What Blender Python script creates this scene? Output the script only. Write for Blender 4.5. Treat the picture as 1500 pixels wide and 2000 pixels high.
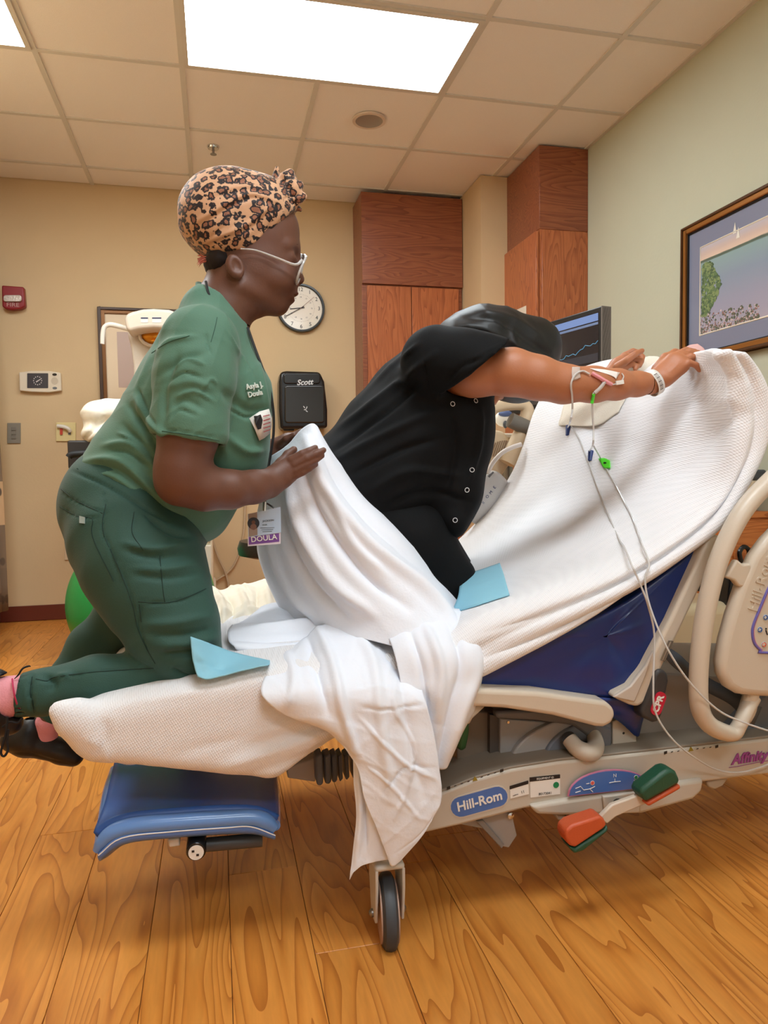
import bpy, bmesh, math, random
import numpy as np
from math import sin, cos, radians, pi, sqrt
from mathutils import Vector, Matrix
for _o in list(bpy.data.objects): bpy.data.objects.remove(_o)
C = bpy.context.scene.collection
# ---------------------------------------------------------------- camera
F = 1400.0; H = 0.93
yaw, pit, rol = radians(13.1), radians(3.27), radians(.8)
fw = np.array([sin(yaw)*cos(pit), cos(yaw)*cos(pit), -sin(pit)]); _r0 = np.array([cos(yaw), -sin(yaw), 0]); _u0 = np.cross(_r0, fw)
cr = cos(rol)*_r0 - sin(rol)*_u0; cu = cos(rol)*_u0 + sin(rol)*_r0; CP = np.array([0, 0, H])
cam = bpy.data.objects.new('camera', bpy.data.cameras.new('camera')); C.objects.link(cam)
cam.data.sensor_fit = 'VERTICAL'; cam.data.sensor_height = 36; cam.data.lens = F/2000*36; cam.data.clip_start = .02
cam.matrix_world = Matrix(((cr[0], cu[0], -fw[0], 0), (cr[1], cu[1], -fw[1], 0), (cr[2], cu[2], -fw[2], H), (0, 0, 0, 1)))
sc = bpy.context.scene; sc.camera = cam
# ---------------------------------------------------------------- world, exposure
w = bpy.data.worlds.new('world'); sc.world = w; w.use_nodes = True
w.node_tree.nodes['Background'].inputs[0].default_value = (.8, .85, 1, 1); w.node_tree.nodes['Background'].inputs[1].default_value = .3
sc.view_settings.view_transform = 'Standard'; sc.view_settings.look = 'None'; sc.view_settings.gamma = 1; sc.view_settings.use_curve_mapping = False
sc.view_settings.exposure = 0.22
PANEL = 15.0                                    # emission of the ceiling light diffusers
PANEL_COL = (.86, .95, 1.0)
# ---------------------------------------------------------------- measuring helpers (pixel ray meets a real plane of the room or bed)
def hit(x, y, n, d):
    v = fw*F + cr*(x-750) - cu*(y-1000); n = np.array(n, float); return CP + v*((d - n@CP)/(n@v))
def PY(x, y, Y): return hit(x, y, (0, 1, 0), Y)
def PX(x, y, X): return hit(x, y, (1, 0, 0), X)
def PZ(x, y, Z): return hit(x, y, (0, 0, 1), Z)
BA = 0.0; O = np.array([.3, 1.36, 0]); U = np.array([cos(BA), sin(BA), 0]); S = np.array([-sin(BA), cos(BA), 0]); ZZ = np.array([0, 0, 1.0])
def PB(x, y, s):
    p = hit(x, y, S, S@O + s); return np.array([(p-O)@U, s, p[2]])      # bed frame: along, across, up
def L(q):
    q = np.asarray(q, float); return O + q[..., 0:1]*U + q[..., 1:2]*S + q[..., 2:3]*ZZ
def pxm(s): return (1.36 + s)/F/ .985                                   # metres per pixel at depth s
def proj(P):
    v = P - CP; z = v@fw; return 750 + F*(v@cr)/z, 1000 - F*(v@cu)/z
# ---------------------------------------------------------------- materials
def lin(c): return tuple(((v/255)/12.92 if v <= 10 else ((v/255+.055)/1.055)**2.4) for v in c)
MATS = {}
def nt(name):
    m = bpy.data.materials.new(name); m.use_nodes = True; t = m.node_tree; return m, t, t.nodes['Principled BSDF']
def node(t, k, **kw):
    n = t.nodes.new(k)
    for a, b in kw.items():
        if a in n.inputs: n.inputs[a].default_value = b
        else: setattr(n, a, b)
    return n
def mat(name, rgb, rough=.6, metal=0, bump=0, bscale=60, var=0, vscale=6, weave=0, wscale=220, spec=.5, trans=0, sss=0, sheen=0, coat=0, stretch=None):
    if name in MATS: return MATS[name]
    m, t, b = nt(name); lk = t.links.new; c = lin(rgb) + (1,)
    b.inputs['Base Color'].default_value = c; b.inputs['Roughness'].default_value = rough; b.inputs['Metallic'].default_value = metal
    b.inputs['Specular IOR Level'].default_value = spec
    if trans: b.inputs['Transmission Weight'].default_value = trans; b.inputs['IOR'].default_value = 1.4
    if sss: b.inputs['Subsurface Weight'].default_value = sss; b.inputs['Subsurface Radius'].default_value = (.01, .004, .002)
    if sheen: b.inputs['Sheen Weight'].default_value = sheen; b.inputs['Sheen Roughness'].default_value = .4
    if coat: b.inputs['Coat Weight'].default_value = coat; b.inputs['Coat Roughness'].default_value = .1
    tc = node(t, 'ShaderNodeTexCoord'); src = tc.outputs['Object']
    if stretch:
        mp = node(t, 'ShaderNodeMapping'); mp.inputs['Scale'].default_value = stretch; lk(src, mp.inputs[0]); src = mp.outputs[0]
    if var:
        n = node(t, 'ShaderNodeTexNoise', Scale=vscale, Detail=5.0); lk(src, n.inputs['Vector'])
        mx = node(t, 'ShaderNodeMix', data_type='RGBA'); d = tuple(v*(1-var) for v in c[:3])+(1,); e = tuple(min(1, v*(1+var)) for v in c[:3])+(1,)
        mx.inputs[6].default_value = d; mx.inputs[7].default_value = e; lk(n.outputs[0], mx.inputs[0]); lk(mx.outputs[2], b.inputs['Base Color'])
    hs = []
    if bump:
        n = node(t, 'ShaderNodeTexNoise', Scale=bscale, Detail=4.0); lk(src, n.inputs['Vector']); hs.append((n.outputs[0], bump))
    if weave:
        mp = node(t, 'ShaderNodeMapping'); mp.inputs['Rotation'].default_value = (0, .5, 0); lk(src, mp.inputs[0])
        w1 = node(t, 'ShaderNodeTexWave', Scale=wscale, Distortion=.6, bands_direction='X'); w2 = node(t, 'ShaderNodeTexWave', Scale=wscale*.7, Distortion=.6, bands_direction='Z')
        lk(mp.outputs[0], w1.inputs[0]); lk(mp.outputs[0], w2.inputs[0]); mu = node(t, 'ShaderNodeMath', operation='MULTIPLY'); lk(w1.outputs['Fac'], mu.inputs[0]); lk(w2.outputs['Fac'], mu.inputs[1]); hs.append((mu.outputs[0], weave))
    prev = None
    for h, st in hs:
        bp = node(t, 'ShaderNodeBump', Strength=min(1, st), Distance=.002); lk(h, bp.inputs['Height'])
        if prev: lk(prev, bp.inputs['Normal'])
        prev = bp.outputs[0]
    if prev: lk(prev, b.inputs['Normal'])
    MATS[name] = m; return m
def emit(name, rgb, st, base=.8):
    if name in MATS: return MATS[name]
    m, t, b = nt(name); b.inputs['Base Color'].default_value = (base*.7, base*.85, base, 1); b.inputs['Emission Color'].default_value = tuple(rgb)+(1,); b.inputs['Emission Strength'].default_value = st
    MATS[name] = m; return m
def wood(name, c1, c2, c3, grain='Y', rough=.35, sc1=1.0, rnd=.25, coat=.0):
    m, t, b = nt(name); lk = t.links.new
    tc = node(t, 'ShaderNodeTexCoord'); oi = node(t, 'ShaderNodeObjectInfo'); ad = node(t, 'ShaderNodeVectorMath', operation='ADD'); mu = node(t, 'ShaderNodeVectorMath', operation='SCALE')
    cb = node(t, 'ShaderNodeCombineXYZ'); [lk(oi.outputs['Random'], cb.inputs[i]) for i in range(3)]; lk(cb.outputs[0], mu.inputs[0]); mu.inputs['Scale'].default_value = 37.0
    lk(tc.outputs['Object'], ad.inputs[0]); lk(mu.outputs[0], ad.inputs[1])
    s = {'X': (1.1, 9, 9), 'Y': (9, 1.1, 9), 'Z': (9, 9, 1.1)}[grain]
    mp = node(t, 'ShaderNodeMapping'); mp.inputs['Scale'].default_value = tuple(v*sc1 for v in s); lk(ad.outputs[0], mp.inputs[0])
    n1 = node(t, 'ShaderNodeTexNoise', Scale=.75, Detail=2.0, Roughness=.45, Distortion=.4); lk(mp.outputs[0], n1.inputs['Vector'])
    m1 = node(t, 'ShaderNodeMath', operation='MULTIPLY'); m1.inputs[1].default_value = 19.0; lk(n1.outputs[0], m1.inputs[0])
    fr = node(t, 'ShaderNodeMath', operation='FRACT'); lk(m1.outputs[0], fr.inputs[0])
    r1 = node(t, 'ShaderNodeValToRGB'); lk(fr.outputs[0], r1.inputs[0]); e = r1.color_ramp.elements
    e[0].position = 0; e[0].color = lin(c1)+(1,); e[1].position = 1; e[1].color = lin(c3)+(1,); x = e.new(.75); x.color = lin(c2)+(1,); x = e.new(.3); x.color = lin(c1)+(1,)
    mp2 = node(t, 'ShaderNodeMapping'); mp2.inputs['Scale'].default_value = tuple(v*12*sc1 for v in s); lk(ad.outputs[0], mp2.inputs[0])
    n2 = node(t, 'ShaderNodeTexNoise', Scale=1.0, Detail=4.0); lk(mp2.outputs[0], n2.inputs['Vector'])
    n3 = node(t, 'ShaderNodeTexNoise', Scale=.3, Detail=2.0); lk(mp.outputs[0], n3.inputs['Vector'])
    hv = node(t, 'ShaderNodeHueSaturation'); lk(r1.outputs[0], hv.inputs['Color'])
    a1 = node(t, 'ShaderNodeMath', operation='MULTIPLY_ADD'); lk(n2.outputs[0], a1.inputs[0]); a1.inputs[1].default_value = .35; a1.inputs[2].default_value = .825-.5*rnd
    a2 = node(t, 'ShaderNodeMath', operation='MULTIPLY_ADD'); lk(oi.outputs['Random'], a2.inputs[0]); a2.inputs[1].default_value = rnd; lk(a1.outputs[0], a2.inputs[2])
    a3 = node(t, 'ShaderNodeMath', operation='MULTIPLY_ADD'); lk(n3.outputs[0], a3.inputs[0]); a3.inputs[1].default_value = .3; lk(a2.outputs[0], a3.inputs[2])
    a4 = node(t, 'ShaderNodeMath', operation='SUBTRACT'); lk(a3.outputs[0], a4.inputs[0]); a4.inputs[1].default_value = .15
    lk(a4.outputs[0], hv.inputs['Value']); lk(hv.outputs[0], b.inputs['Base Color']); b.inputs['Roughness'].default_value = rough
    b.inputs['Coat Weight'].default_value = coat; b.inputs['Coat Roughness'].default_value = .25
    MATS[name] = m; return m
# ---------------------------------------------------------------- objects
def link(o, parent=None):
    C.objects.link(o)
    if parent: o.parent = parent
    return o
def thing(name, label, cat, group=None):
    o = bpy.data.objects.new(name, None); C.objects.link(o); o['label'] = label; o['category'] = cat; o.empty_display_size = .05
    if group: o['group'] = group
    return o
def tag(o, label=None, cat=None, group=None, kind=None):
    for k, v in (('label', label), ('category', cat), ('group', group), ('kind', kind)):
        if v: o[k] = v
    return o
class MB:
    def __init__(s): s.v = []; s.f = []
    def add(s, v, f):
        b = len(s.v); s.v += [tuple(map(float, p)) for p in v]; s.f += [tuple(i+b for i in q) for q in f]; return s
    def box(s, c, d, X=(1, 0, 0), Y=(0, 1, 0), Z=(0, 0, 1)):
        c = np.array(c, float); X, Y, Z = [np.array(a, float)/np.linalg.norm(a) for a in (X, Y, Z)]
        v = [c + X*d[0]*i/2 + Y*d[1]*j/2 + Z*d[2]*k/2 for i in (-1, 1) for j in (-1, 1) for k in (-1, 1)]
        return s.add(v, [(0, 1, 3, 2), (4, 6, 7, 5), (0, 4, 5, 1), (2, 3, 7, 6), (0, 2, 6, 4), (1, 5, 7, 3)])
    def bb(s, a, b):
        a, b = np.array(a, float), np.array(b, float); return s.box((a+b)/2, np.abs(b-a))
    def prism(s, pts, off):                                 # pts: 3-D loop, off: extrusion vector
        n = len(pts); off = np.array(off, float); v = [np.array(p, float) for p in pts] + [np.array(p, float)+off for p in pts]
        return s.add(v, [tuple(range(n))[::-1], tuple(range(n, 2*n))] + [(i, (i+1) % n, n+(i+1) % n, n+i) for i in range(n)])
    def tube(s, P, R, n=10, ax=None, flat=1.0, smooth=0, closed=False):
        P = np.array(P, float); R = np.full(len(P), R, float) if np.isscalar(R) else np.array(R, float)
        if smooth: Q = cr_spline(np.c_[P, R], smooth, closed); P, R = Q[:, :3], Q[:, 3]
        m = len(P)
        T = np.roll(P, -1, 0) - np.roll(P, 1, 0)
        if not closed: T[0] = P[1]-P[0]; T[-1] = P[-1]-P[-2]
        T /= np.linalg.norm(T, axis=1)[:, None]+1e-12
        a = np.array(ax, float) if ax is not None else (np.array([0, 0, 1.]) if abs(T[0][2]) < .9 else np.array([1., 0, 0]))
        V = []; 
        for i in range(m):
            A = a - T[i]*(a@T[i]); A /= np.linalg.norm(A)+1e-12; B = np.cross(T[i], A)
            if ax is None: a = A
            for k in range(n): V.append(P[i] + R[i]*(cos(2*pi*k/n)*A*flat + sin(2*pi*k/n)*B))
        Fc = [(i*n+k, i*n+(k+1) % n, ((i+1) % m)*n+(k+1) % n, ((i+1) % m)*n+k) for i in range(m if closed else m-1) for k in range(n)]
        if not closed: Fc += [tuple(range(n))[::-1], tuple((m-1)*n+k for k in range(n))]
        return s.add(V, Fc)
    def lathe(s, c, axis, prof, n=32, X=None, caps=True):              # prof: (radius, height)
        c = np.array(c, float); Zx = np.array(axis, float)/np.linalg.norm(axis); a = np.array([0, 0, 1.]) if abs(Zx[2]) < .9 else np.array([1., 0, 0])
        A = np.cross(a, Zx); A /= np.linalg.norm(A); B = np.cross(Zx, A); V = [c + Zx*h + r*(cos(2*pi*k/n)*A + sin(2*pi*k/n)*B) for r, h in prof for k in range(n)]
        m = len(prof); Fc = [(i*n+k, i*n+(k+1) % n, (i+1)*n+(k+1) % n, (i+1)*n+k) for i in range(m-1) for k in range(n)] + ([tuple(range(n))[::-1], tuple((m-1)*n+k for k in range(n))] if caps else [])
        return s.add(V, Fc)
    def ball(s, c, r, n=20, m=12, M=None):
        c = np.array(c, float); r = np.array([r]*3 if np.isscalar(r) else r, float); V = []
        for i in range(m+1):
            t = pi*i/m
            for k in range(n):
                p = np.array([sin(t)*cos(2*pi*k/n), sin(t)*sin(2*pi*k/n), cos(t)])*r
                V.append(c + (M@p if M is not None else p))
        return s.add(V, [(i*n+k, (i+1)*n+k, (i+1)*n+(k+1) % n, i*n+(k+1) % n) for i in range(m) for k in range(n)])
    def build(s, name, m, parent=None, bevel=0, seg=2, sub=0, solid=0, smooth=True, angle=40):
        me = bpy.data.meshes.new(name); me.from_pydata(s.v, [], s.f); me.materials.append(m)
        b = bmesh.new(); b.from_mesh(me); bmesh.ops.remove_doubles(b, verts=b.verts, dist=1e-6); 
        if not solid: bmesh.ops.recalc_face_normals(b, faces=b.faces)
        b.to_mesh(me); b.free()
        if smooth:
            me.polygons.foreach_set('use_smooth', [True]*len(me.polygons)); me.set_sharp_from_angle(angle=radians(angle))
        o = link(bpy.data.objects.new(name, me), parent)
        if solid: k = o.modifiers.new('s', 'SOLIDIFY'); k.thickness = solid; k.offset = 0
        if bevel: k = o.modifiers.new('b', 'BEVEL'); k.width = bevel; k.segments = seg; k.limit_method = 'ANGLE'; k.angle_limit = radians(35); k.harden_normals = False
        if sub: k = o.modifiers.new('u', 'SUBSURF'); k.levels = sub; k.render_levels = sub
        return o
def cr_spline(P, n, closed=False):
    P = np.array(P, float); m = len(P)
    if closed: g = lambda i: P[i % m]
    else: g = lambda i: P[i] if 0 <= i < m else (2*P[0]-P[1] if i < 0 else 2*P[-1]-P[-2])
    out = []
    for i in range(m if closed else m-1):
        a, b, c, d = g(i-1), g(i), g(i+1), g(i+2)
        for k in range(n):
            t = k/n; out.append(.5*((2*b) + (c-a)*t + (2*a-5*b+4*c-d)*t*t + (3*b-a-3*c+d)*t**3))
    if not closed: out.append(P[-1])
    return np.array(out)
def text(s, name, m, parent, loc, X, Yv, size, depth=.0006, align='CENTER', stretch=1.0, shear=0, bold=0):
    cv = bpy.data.curves.new(name, 'FONT'); cv.body = s; cv.size = size; cv.extrude = depth; cv.align_x = align; cv.align_y = 'CENTER'; cv.shear = shear; cv.offset = bold; cv.resolution_u = 3
    o = bpy.data.objects.new(name, cv); C.objects.link(o); dg = bpy.context.evaluated_depsgraph_get(); me = bpy.data.meshes.new_from_object(o.evaluated_get(dg)); bpy.data.objects.remove(o)
    X = np.array(X, float); X /= np.linalg.norm(X); Yv = np.array(Yv, float); Yv -= X*(Yv@X); Yv /= np.linalg.norm(Yv); N = np.cross(X, Yv)
    M = Matrix([[X[i]*stretch, Yv[i], N[i], loc[i]] for i in range(3)]+[[0, 0, 0, 1]]); me.transform(M); me.name = name; me.materials.clear(); me.materials.append(m)
    return link(bpy.data.objects.new(name, me), parent)
def plate(pts, s0, s1):                                     # outline traced in the bed plane s0, given true depth s1-s0
    q = [L(PB(x, y, s0)) for x, y in pts]; return MB().prism(q, S*(s1-s0))
def lplate(pts, s0, s1): return MB().prism([L((u, s0, z)) for u, z in pts], S*(s1-s0))
def wplate(pts, Y, d):                                      # on the back wall: outline at plane Y, thickness d towards the wall
    return MB().prism([PY(x, y, Y) for x, y in pts], (0, d, 0))
def rrect(x0, y0, x1, y1, r, n=4):
    o = []
    for cx, cy, a in ((x1-r, y0+r, -90), (x1-r, y1-r, 0), (x0+r, y1-r, 90), (x0+r, y0+r, 180)):
        for k in range(n+1): t = radians(a+90*k/n); o.append((cx+r*cos(t), cy+r*sin(t)))
    return o
# ---------------------------------------------------------------- palette
beige_wall = mat('beige_wall_paint', (214, 186, 144), .75, bump=.25, bscale=90, var=.03)
green_wall = mat('sage_wall_paint', (196, 196, 172), .75, bump=.25, bscale=90, var=.03)
tile_m = mat('ceiling_tile', (250, 243, 236), .9, bump=.6, bscale=260, var=.05, vscale=200)
tee_m = mat('ceiling_tee', (218, 212, 202), .5)
white_pl = mat('white_plastic', (232, 226, 214), .4)
beige_pl = mat('beige_plastic', (206, 192, 174), .35, bump=.08, bscale=400)
grey_pl = mat('grey_plastic', (110, 112, 114), .45)
dgrey_pl = mat('dark_grey_plastic', (66, 68, 72), .45)
black_pl = mat('black_plastic', (20, 20, 22), .25)
black_mt = mat('black_matte', (16, 17, 20), .6)
chrome = mat('chrome', (210, 210, 212), .12, 1)
steel = mat('brushed_steel', (150, 148, 145), .35, 1)
cherry_h = wood('cherry_laminate_across', (150, 88, 58), (136, 76, 52), (124, 68, 46), 'X', .3, 1.2, .05)
cherry_v = wood('cherry_laminate_upright', (182, 106, 64), (168, 94, 56), (150, 82, 50), 'Z', .28, 1.2, .08)
floor_m = wood('maple_floor_plank', (216, 144, 66), (206, 132, 56), (178, 106, 42), 'Y', .3, 1.0, .22)
print('p1 ok')
# ================================================================ the room
XL, XR, YB, YF, CZ = -1.37, 2.14, 4.96, -2.2, 2.77
def struct(o, label=None): o['kind'] = 'structure'; return o
sub_m = mat('floor_joint', (96, 56, 26), .8)
fl = struct(MB().bb((XL, YF, -.1), (XR, YB, -.004)).build('floor', sub_m, smooth=False))
random.seed(4); PW, PL = .158, 1.02; seam = .0012
pm = MB().box((0, 0, 0), (PW-seam, PL-seam, .008)).build('plank', floor_m, fl, bevel=.0008, seg=1, smooth=False); first = True
cols = int((XR-XL)/PW)+2
for i in range(cols):
    off = random.random()*PL; y = YF-off; x = XL+.03 + i*PW - PW/2 + PW/2
    while y < YB:
        y0, y1 = max(y, YF), min(y+PL, YB); x0, x1 = max(x-PW/2, XL), min(x+PW/2, XR)
        if x1-x0 > .01 and y1-y0 > .03:
            o = pm if first else pm.copy()
            if not first: C.objects.link(o); o.parent = fl
            first = False; o.location = ((x0+x1)/2, (y0+y1)/2, -.004); o.scale = ((x1-x0)/PW, (y1-y0)/PL, 1); o['keep'] = 1
        y += PL
# ceiling
ce = struct(MB().bb((XL, YF, CZ+.03), (XR, YB, CZ+.13)).build('ceiling', mat('plenum', (150, 140, 130), .9), smooth=False))
GX = [-1.955+.617*i for i in range(8)]; GX = [-1.337, -.72, -.103, .514, 1.131, 1.748]; GY = [4.69-.61*i for i in range(12)]
def cells(a, lo, hi):
    a = sorted([v for v in a if lo+.02 < v < hi-.02]); a = [lo]+a+[hi]; return list(zip(a[:-1], a[1:]))
LP = {(-.103, 2.86): (1.234, .61), (-.103, .42): (1.234, .61), (-.103, -1.41): (1.234, .61), (-1.337, 2.25): (.617, 1.22)}  # third panel, behind the camera, is added to fill the front faces
def inlight(cx, cy):
    return any(a < cx < a+w_ and b < cy < b+h_ for (a, b), (w_, h_) in LP.items())
tm = MB().box((0, 0, 0), (1, 1, .012)).build('tile', tile_m, ce, smooth=False); first = True
for x0, x1 in cells(GX, XL, XR):
    for y0, y1 in cells(GY, YF, YB):
        if inlight((x0+x1)/2, (y0+y1)/2): continue
        o = tm if first else tm.copy()
        if not first: C.objects.link(o); o.parent = ce
        first = False; o.location = ((x0+x1)/2, (y0+y1)/2, CZ+.012+random.uniform(0, .002)); o.scale = (x1-x0-.018, y1-y0-.018, 1); o['keep'] = 1
for x in GX:
    o = MB().bb((x-.012, YF, CZ), (x+.012, YB, CZ+.008)).build('grid_bar', tee_m, ce, smooth=False)
for y in GY:
    if y < YF: continue
    MB().bb((XL, y-.012, CZ+.0005), (XR, y+.012, CZ+.008)).build('grid_bar', tee_m, ce, smooth=False)
MB().bb((XR-.02, YF, CZ-.001), (XR, YB, CZ+.008)).build('grid_bar', tee_m, ce, smooth=False)
# cut the bars under the light fixtures by dropping the fixtures 1 mm below the grid
diff_m = emit('light_diffuser', PANEL_COL, PANEL)
fr_m = mat('fixture_frame', (215, 208, 196), .4)
nl = 0
for (a, b), (w_, h_) in LP.items():
    lb = ['large ceiling light panel directly above the woman in green scrubs', 'ceiling light panel above and in front of the bed, out of view', 'added fill light panel in the ceiling near the rear of the room, out of view', 'ceiling light panel at the top left corner by the wall'][nl]; nl += 1
    t = thing('ceiling_light', lb, 'ceiling light', 'fluorescent ceiling light panels'); z = CZ-.002
    m = MB(); g = .022
    m.bb((a+.008, b+.008, z-.004), (a+w_-.008, b+.008+g, z+.02)); m.bb((a+.008, b+h_-.008-g, z-.004), (a+w_-.008, b+h_-.008, z+.02))
    m.bb((a+.008, b+.008+g, z-.004), (a+.008+g, b+h_-.008-g, z+.02)); m.bb((a+w_-.008-g, b+.008+g, z-.004), (a+w_-.008, b+h_-.008-g, z+.02)); m.build('frame', fr_m, t, smooth=False)
    MB().bb((a+.03, b+.03, z+.0), (a+w_-.03, b+h_-.03, z+.006)).build('diffuser', diff_m, t, smooth=False)
# walls
struct(MB().bb((XL-.1, YB, 0), (XR+.1, YB+.1, CZ+.13)).build('wall_back', beige_wall, smooth=False))
struct(MB().bb((XR, YF, 0), (XR+.1, YB, CZ+.13)).build('wall_right', green_wall, smooth=False))
struct(MB().bb((XL-.1, YF, 0), (XL, YB, CZ+.13)).build('wall_left', beige_wall, smooth=False))
struct(MB().bb((XL-.1, YF-.1, 0), (XR+.1, YF, CZ+.13)).build('wall_front', mat('pale_bounce_wall', (226, 228, 226), .8), smooth=False))  # unseen wall behind the camera, made pale to bounce light onto front faces
cove = mat('brown_cove_base', (104, 44, 28), .45)
struct(MB().bb((XL, YB-.012, .001), (.96, YB, .1)).build('baseboard_back', cove, bevel=.004))
struct(MB().bb((XL, -2.2, .001), (XL+.012, YB-.02, .1)).build('baseboard_left', cove, bevel=.004))
struct(MB().bb((XR-.012, YF, .001), (XR, 3.4, .1)).build('baseboard_right', cove, bevel=.004))
# column (boxed-in pier between the cabinets)
struct(MB().bb((1.66, 4.335, 0), (XR, YB, CZ)).build('wall_pier', beige_wall, smooth=False))
# left tall cabinet
t = thing('tall_cabinet', 'wide two-door cherry cabinet on the back wall, right of the clock', 'cabinet', 'tall cherry cabinets')
x0, x1, y0 = .963, 1.655, 4.67
MB().bb((x0, y0+.02, .08), (x1, YB-.001, 2.745)).build('carcass', cherry_h, t, bevel=.002)
MB().bb((x0+.02, y0+.06, .001), (x1-.01, YB-.002, .08)).build('plinth', cherry_h, t)
MB().bb((x0, y0, 2.16), (x1, y0+.02, 2.745)).build('top_panel', cherry_h, t, bevel=.002)
xm = .5*(PY(804, 600, y0)[0]+PY(804, 600, y0)[0])
d = MB().bb((x0+.03, y0-.002, .8), (xm-.0025, y0+.018, 2.148)).build('door', cherry_v, t, bevel=.002)
d2 = MB().bb((xm+.0025, y0-.002, .8), (x1-.03, y0+.018, 2.148)).build('door', cherry_v, t, bevel=.002)
MB().bb((x0+.03, y0-.002, .09), (xm-.0025, y0+.018, .79)).build('door', cherry_v, t, bevel=.002); MB().bb((xm+.0025, y0-.002, .09), (x1-.03, y0+.018, .79)).build('door', cherry_v, t, bevel=.002)
# right tall cabinet
t = thing('tall_cabinet', 'tall cherry cabinet in the corner against the sage green wall', 'cabinet', 'tall cherry cabinets')
x0, x1, y0, y1 = 1.835, 2.139, 3.865, 4.334
MB().bb((x0+.004, y0+.004, .08), (x1, y1, 2.765)).build('carcass', cherry_v, t)
MB().bb((x0+.03, y0+.03, .001), (x1, y1-.01, .08)).build('plinth', cherry_h, t)
zt = PY(1053, 447, y0)[2]
MB().bb((x0, y0, zt+.002), (x1, y1, 2.766)).build('top_panel', cherry_h, t, bevel=.002)
MB().bb((x0+.016, y0, .09), (x1, y0+.01, zt-.002)).build('side_panel', cherry_v, t, bevel=.002)
d = MB().bb((x0-.018, y0+.01, .8), (x0, y1+.004, zt-.008)).build('door', cherry_v, t, bevel=.002)
MB().bb((x0-.018, y0+.01, .09), (x0, y1+.004, .79)).build('door', cherry_v, t, bevel=.002)
# paper label sticking up near the cabinet edge
q = [PX(x, y, 1.816) for x, y in ((1008, 606), (1028, 597), (1028, 618), (1012, 620))]
tag(MB().prism(q, (-.003, 0, 0)).build('card', mat('card_white', (226, 214, 196), .6)), 'small white card stuck on the corner cabinet door above the black headscarf', 'card')
# downlight and sprinkler
t = thing('downlight', 'round recessed downlight unlit in the ceiling tile', 'downlight')
c = PZ(721, 235, CZ); MB().lathe((c[0], c[1], CZ-.006), (0, 0, 1), [(.072, 0), (.088, 0), (.088, .010), (.072, .010), (.072, 0)], 40, caps=False).build('trim_ring', mat('ring_white', (222, 205, 190), .4), t)
MB().lathe((c[0], c[1], CZ-.0055), (0, 0, 1), [(.072, 0), (.064, .005), (.050, .010), (.001, .0105)], 40, caps=False).build('reflector', mat('ribbed_reflector', (160, 150, 140), .4), t)
t = thing('sprinkler', 'small chrome fire sprinkler hanging from the ceiling', 'sprinkler')
c = PZ(413, 292, CZ); c = (c[0]+.01, c[1]-.03, CZ)
MB().lathe((c[0], c[1], CZ-.008), (0, 0, 1), [(.03, 0), (.034, .01), (.034, .0145)], 24).build('escutcheon', chrome, t)
MB().tube([(c[0], c[1], CZ-.005), (c[0], c[1], CZ-.03)], .007).build('stem', steel, t); MB().lathe((c[0], c[1], CZ-.04), (0, 0, 1), [(.018, 0), (.018, .002), (.006, .003), (.006, .012)], 16).build('deflector', steel, t)
# ---- things on the back wall
Yw = YB-.001
red = mat('fire_red', (142, 28, 34), .35)
t = thing('fire_alarm', 'red fire alarm strobe high on the beige wall at left', 'alarm')
wplate([(3, 557), (46, 560), (49, 598), (40, 603), (24, 605), (10, 603), (4, 598)], Yw-.05, .05).build('housing', red, t, bevel=.008, seg=3)
o = wplate(rrect(6, 576, 42, 589, 5), Yw-.064, .014).build('strobe_lens', mat('strobe_glass', (215, 205, 195), .12, .4, bump=1, bscale=90), t, bevel=.004)
text('FIRE', 'lettering', mat('pale_print', (190, 150, 140), .5), t, PY(25, 595.5, Yw-.0512), (1, 0, 0), (0, 0, 1), .034, stretch=1.2)
t = thing('wall_intercom', 'white wall intercom with small clock screen on beige wall', 'intercom')
wplate([(37, 727), (60, 724.5), (95, 724.5), (118, 728), (120, 763), (95, 766.5), (60, 765.5), (38, 763)], Yw-.03, .03).build('body', mat('intercom_white', (228, 214, 190), .4), t, bevel=.005)
wplate(rrect(53, 729, 94, 758, 1), Yw-.032, .003).build('screen', mat('grey_screen', (66, 66, 72), .2), t)
for k in range(12):
    a = k*pi/6; cx, cy = 73.5+8*sin(a), 743.5-8*cos(a); wplate(rrect(cx-.8, cy-1, cx+.8, cy+1, .3, 1), Yw-.0328, .001).build('screen_numeral', mat('screen_white', (210, 205, 205), .5), t, smooth=False)
wplate([(70, 745), (79, 740), (79.5, 741), (71, 747)], Yw-.0328, .001).build('screen_hand', mat('screen_white', (210, 205, 205), .5), t, smooth=False)
for cx, cy, rx, ry, mm in ((106.5, 731.5, 4.5, 2.5, black_pl), (106.5, 744, 7, 7, mat('speaker_beige', (205, 190, 165), .7)), (107, 758, 4.5, 2.5, grey_pl)):
    wplate([(cx+rx*cos(a*pi/8), cy+ry*sin(a*pi/8)) for a in range(16)], Yw-.032, .003).build('button', mm, t)
t = thing('light_switch', 'grey rocker light switch on beige wall below the intercom', 'switch')
wplate(rrect(14, 826, 40, 866, 1), Yw-.008, .008).build('cover_plate', mat('switch_grey', (134, 126, 112), .5), t, bevel=.002)
for j in range(3): wplate(rrect(22, 834+j*8, 31, 841+j*8, .5), Yw-.012, .005).build('rocker', mat('switch_grey2', (124, 116, 104), .45), t, bevel=.001)
t = thing('gas_outlet', 'cream wall plate with red lever and white hook', 'outlet')
wplate(rrect(109, 825, 148, 862, 1), Yw-.01, .01).build('cover_plate', mat('cream_plate', (226, 208, 150), .4), t, bevel=.003)
wplate(rrect(117, 835, 122, 849, 1), Yw-.02, .012).build('lever', mat('lever_red', (190, 60, 40), .4), t)
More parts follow.
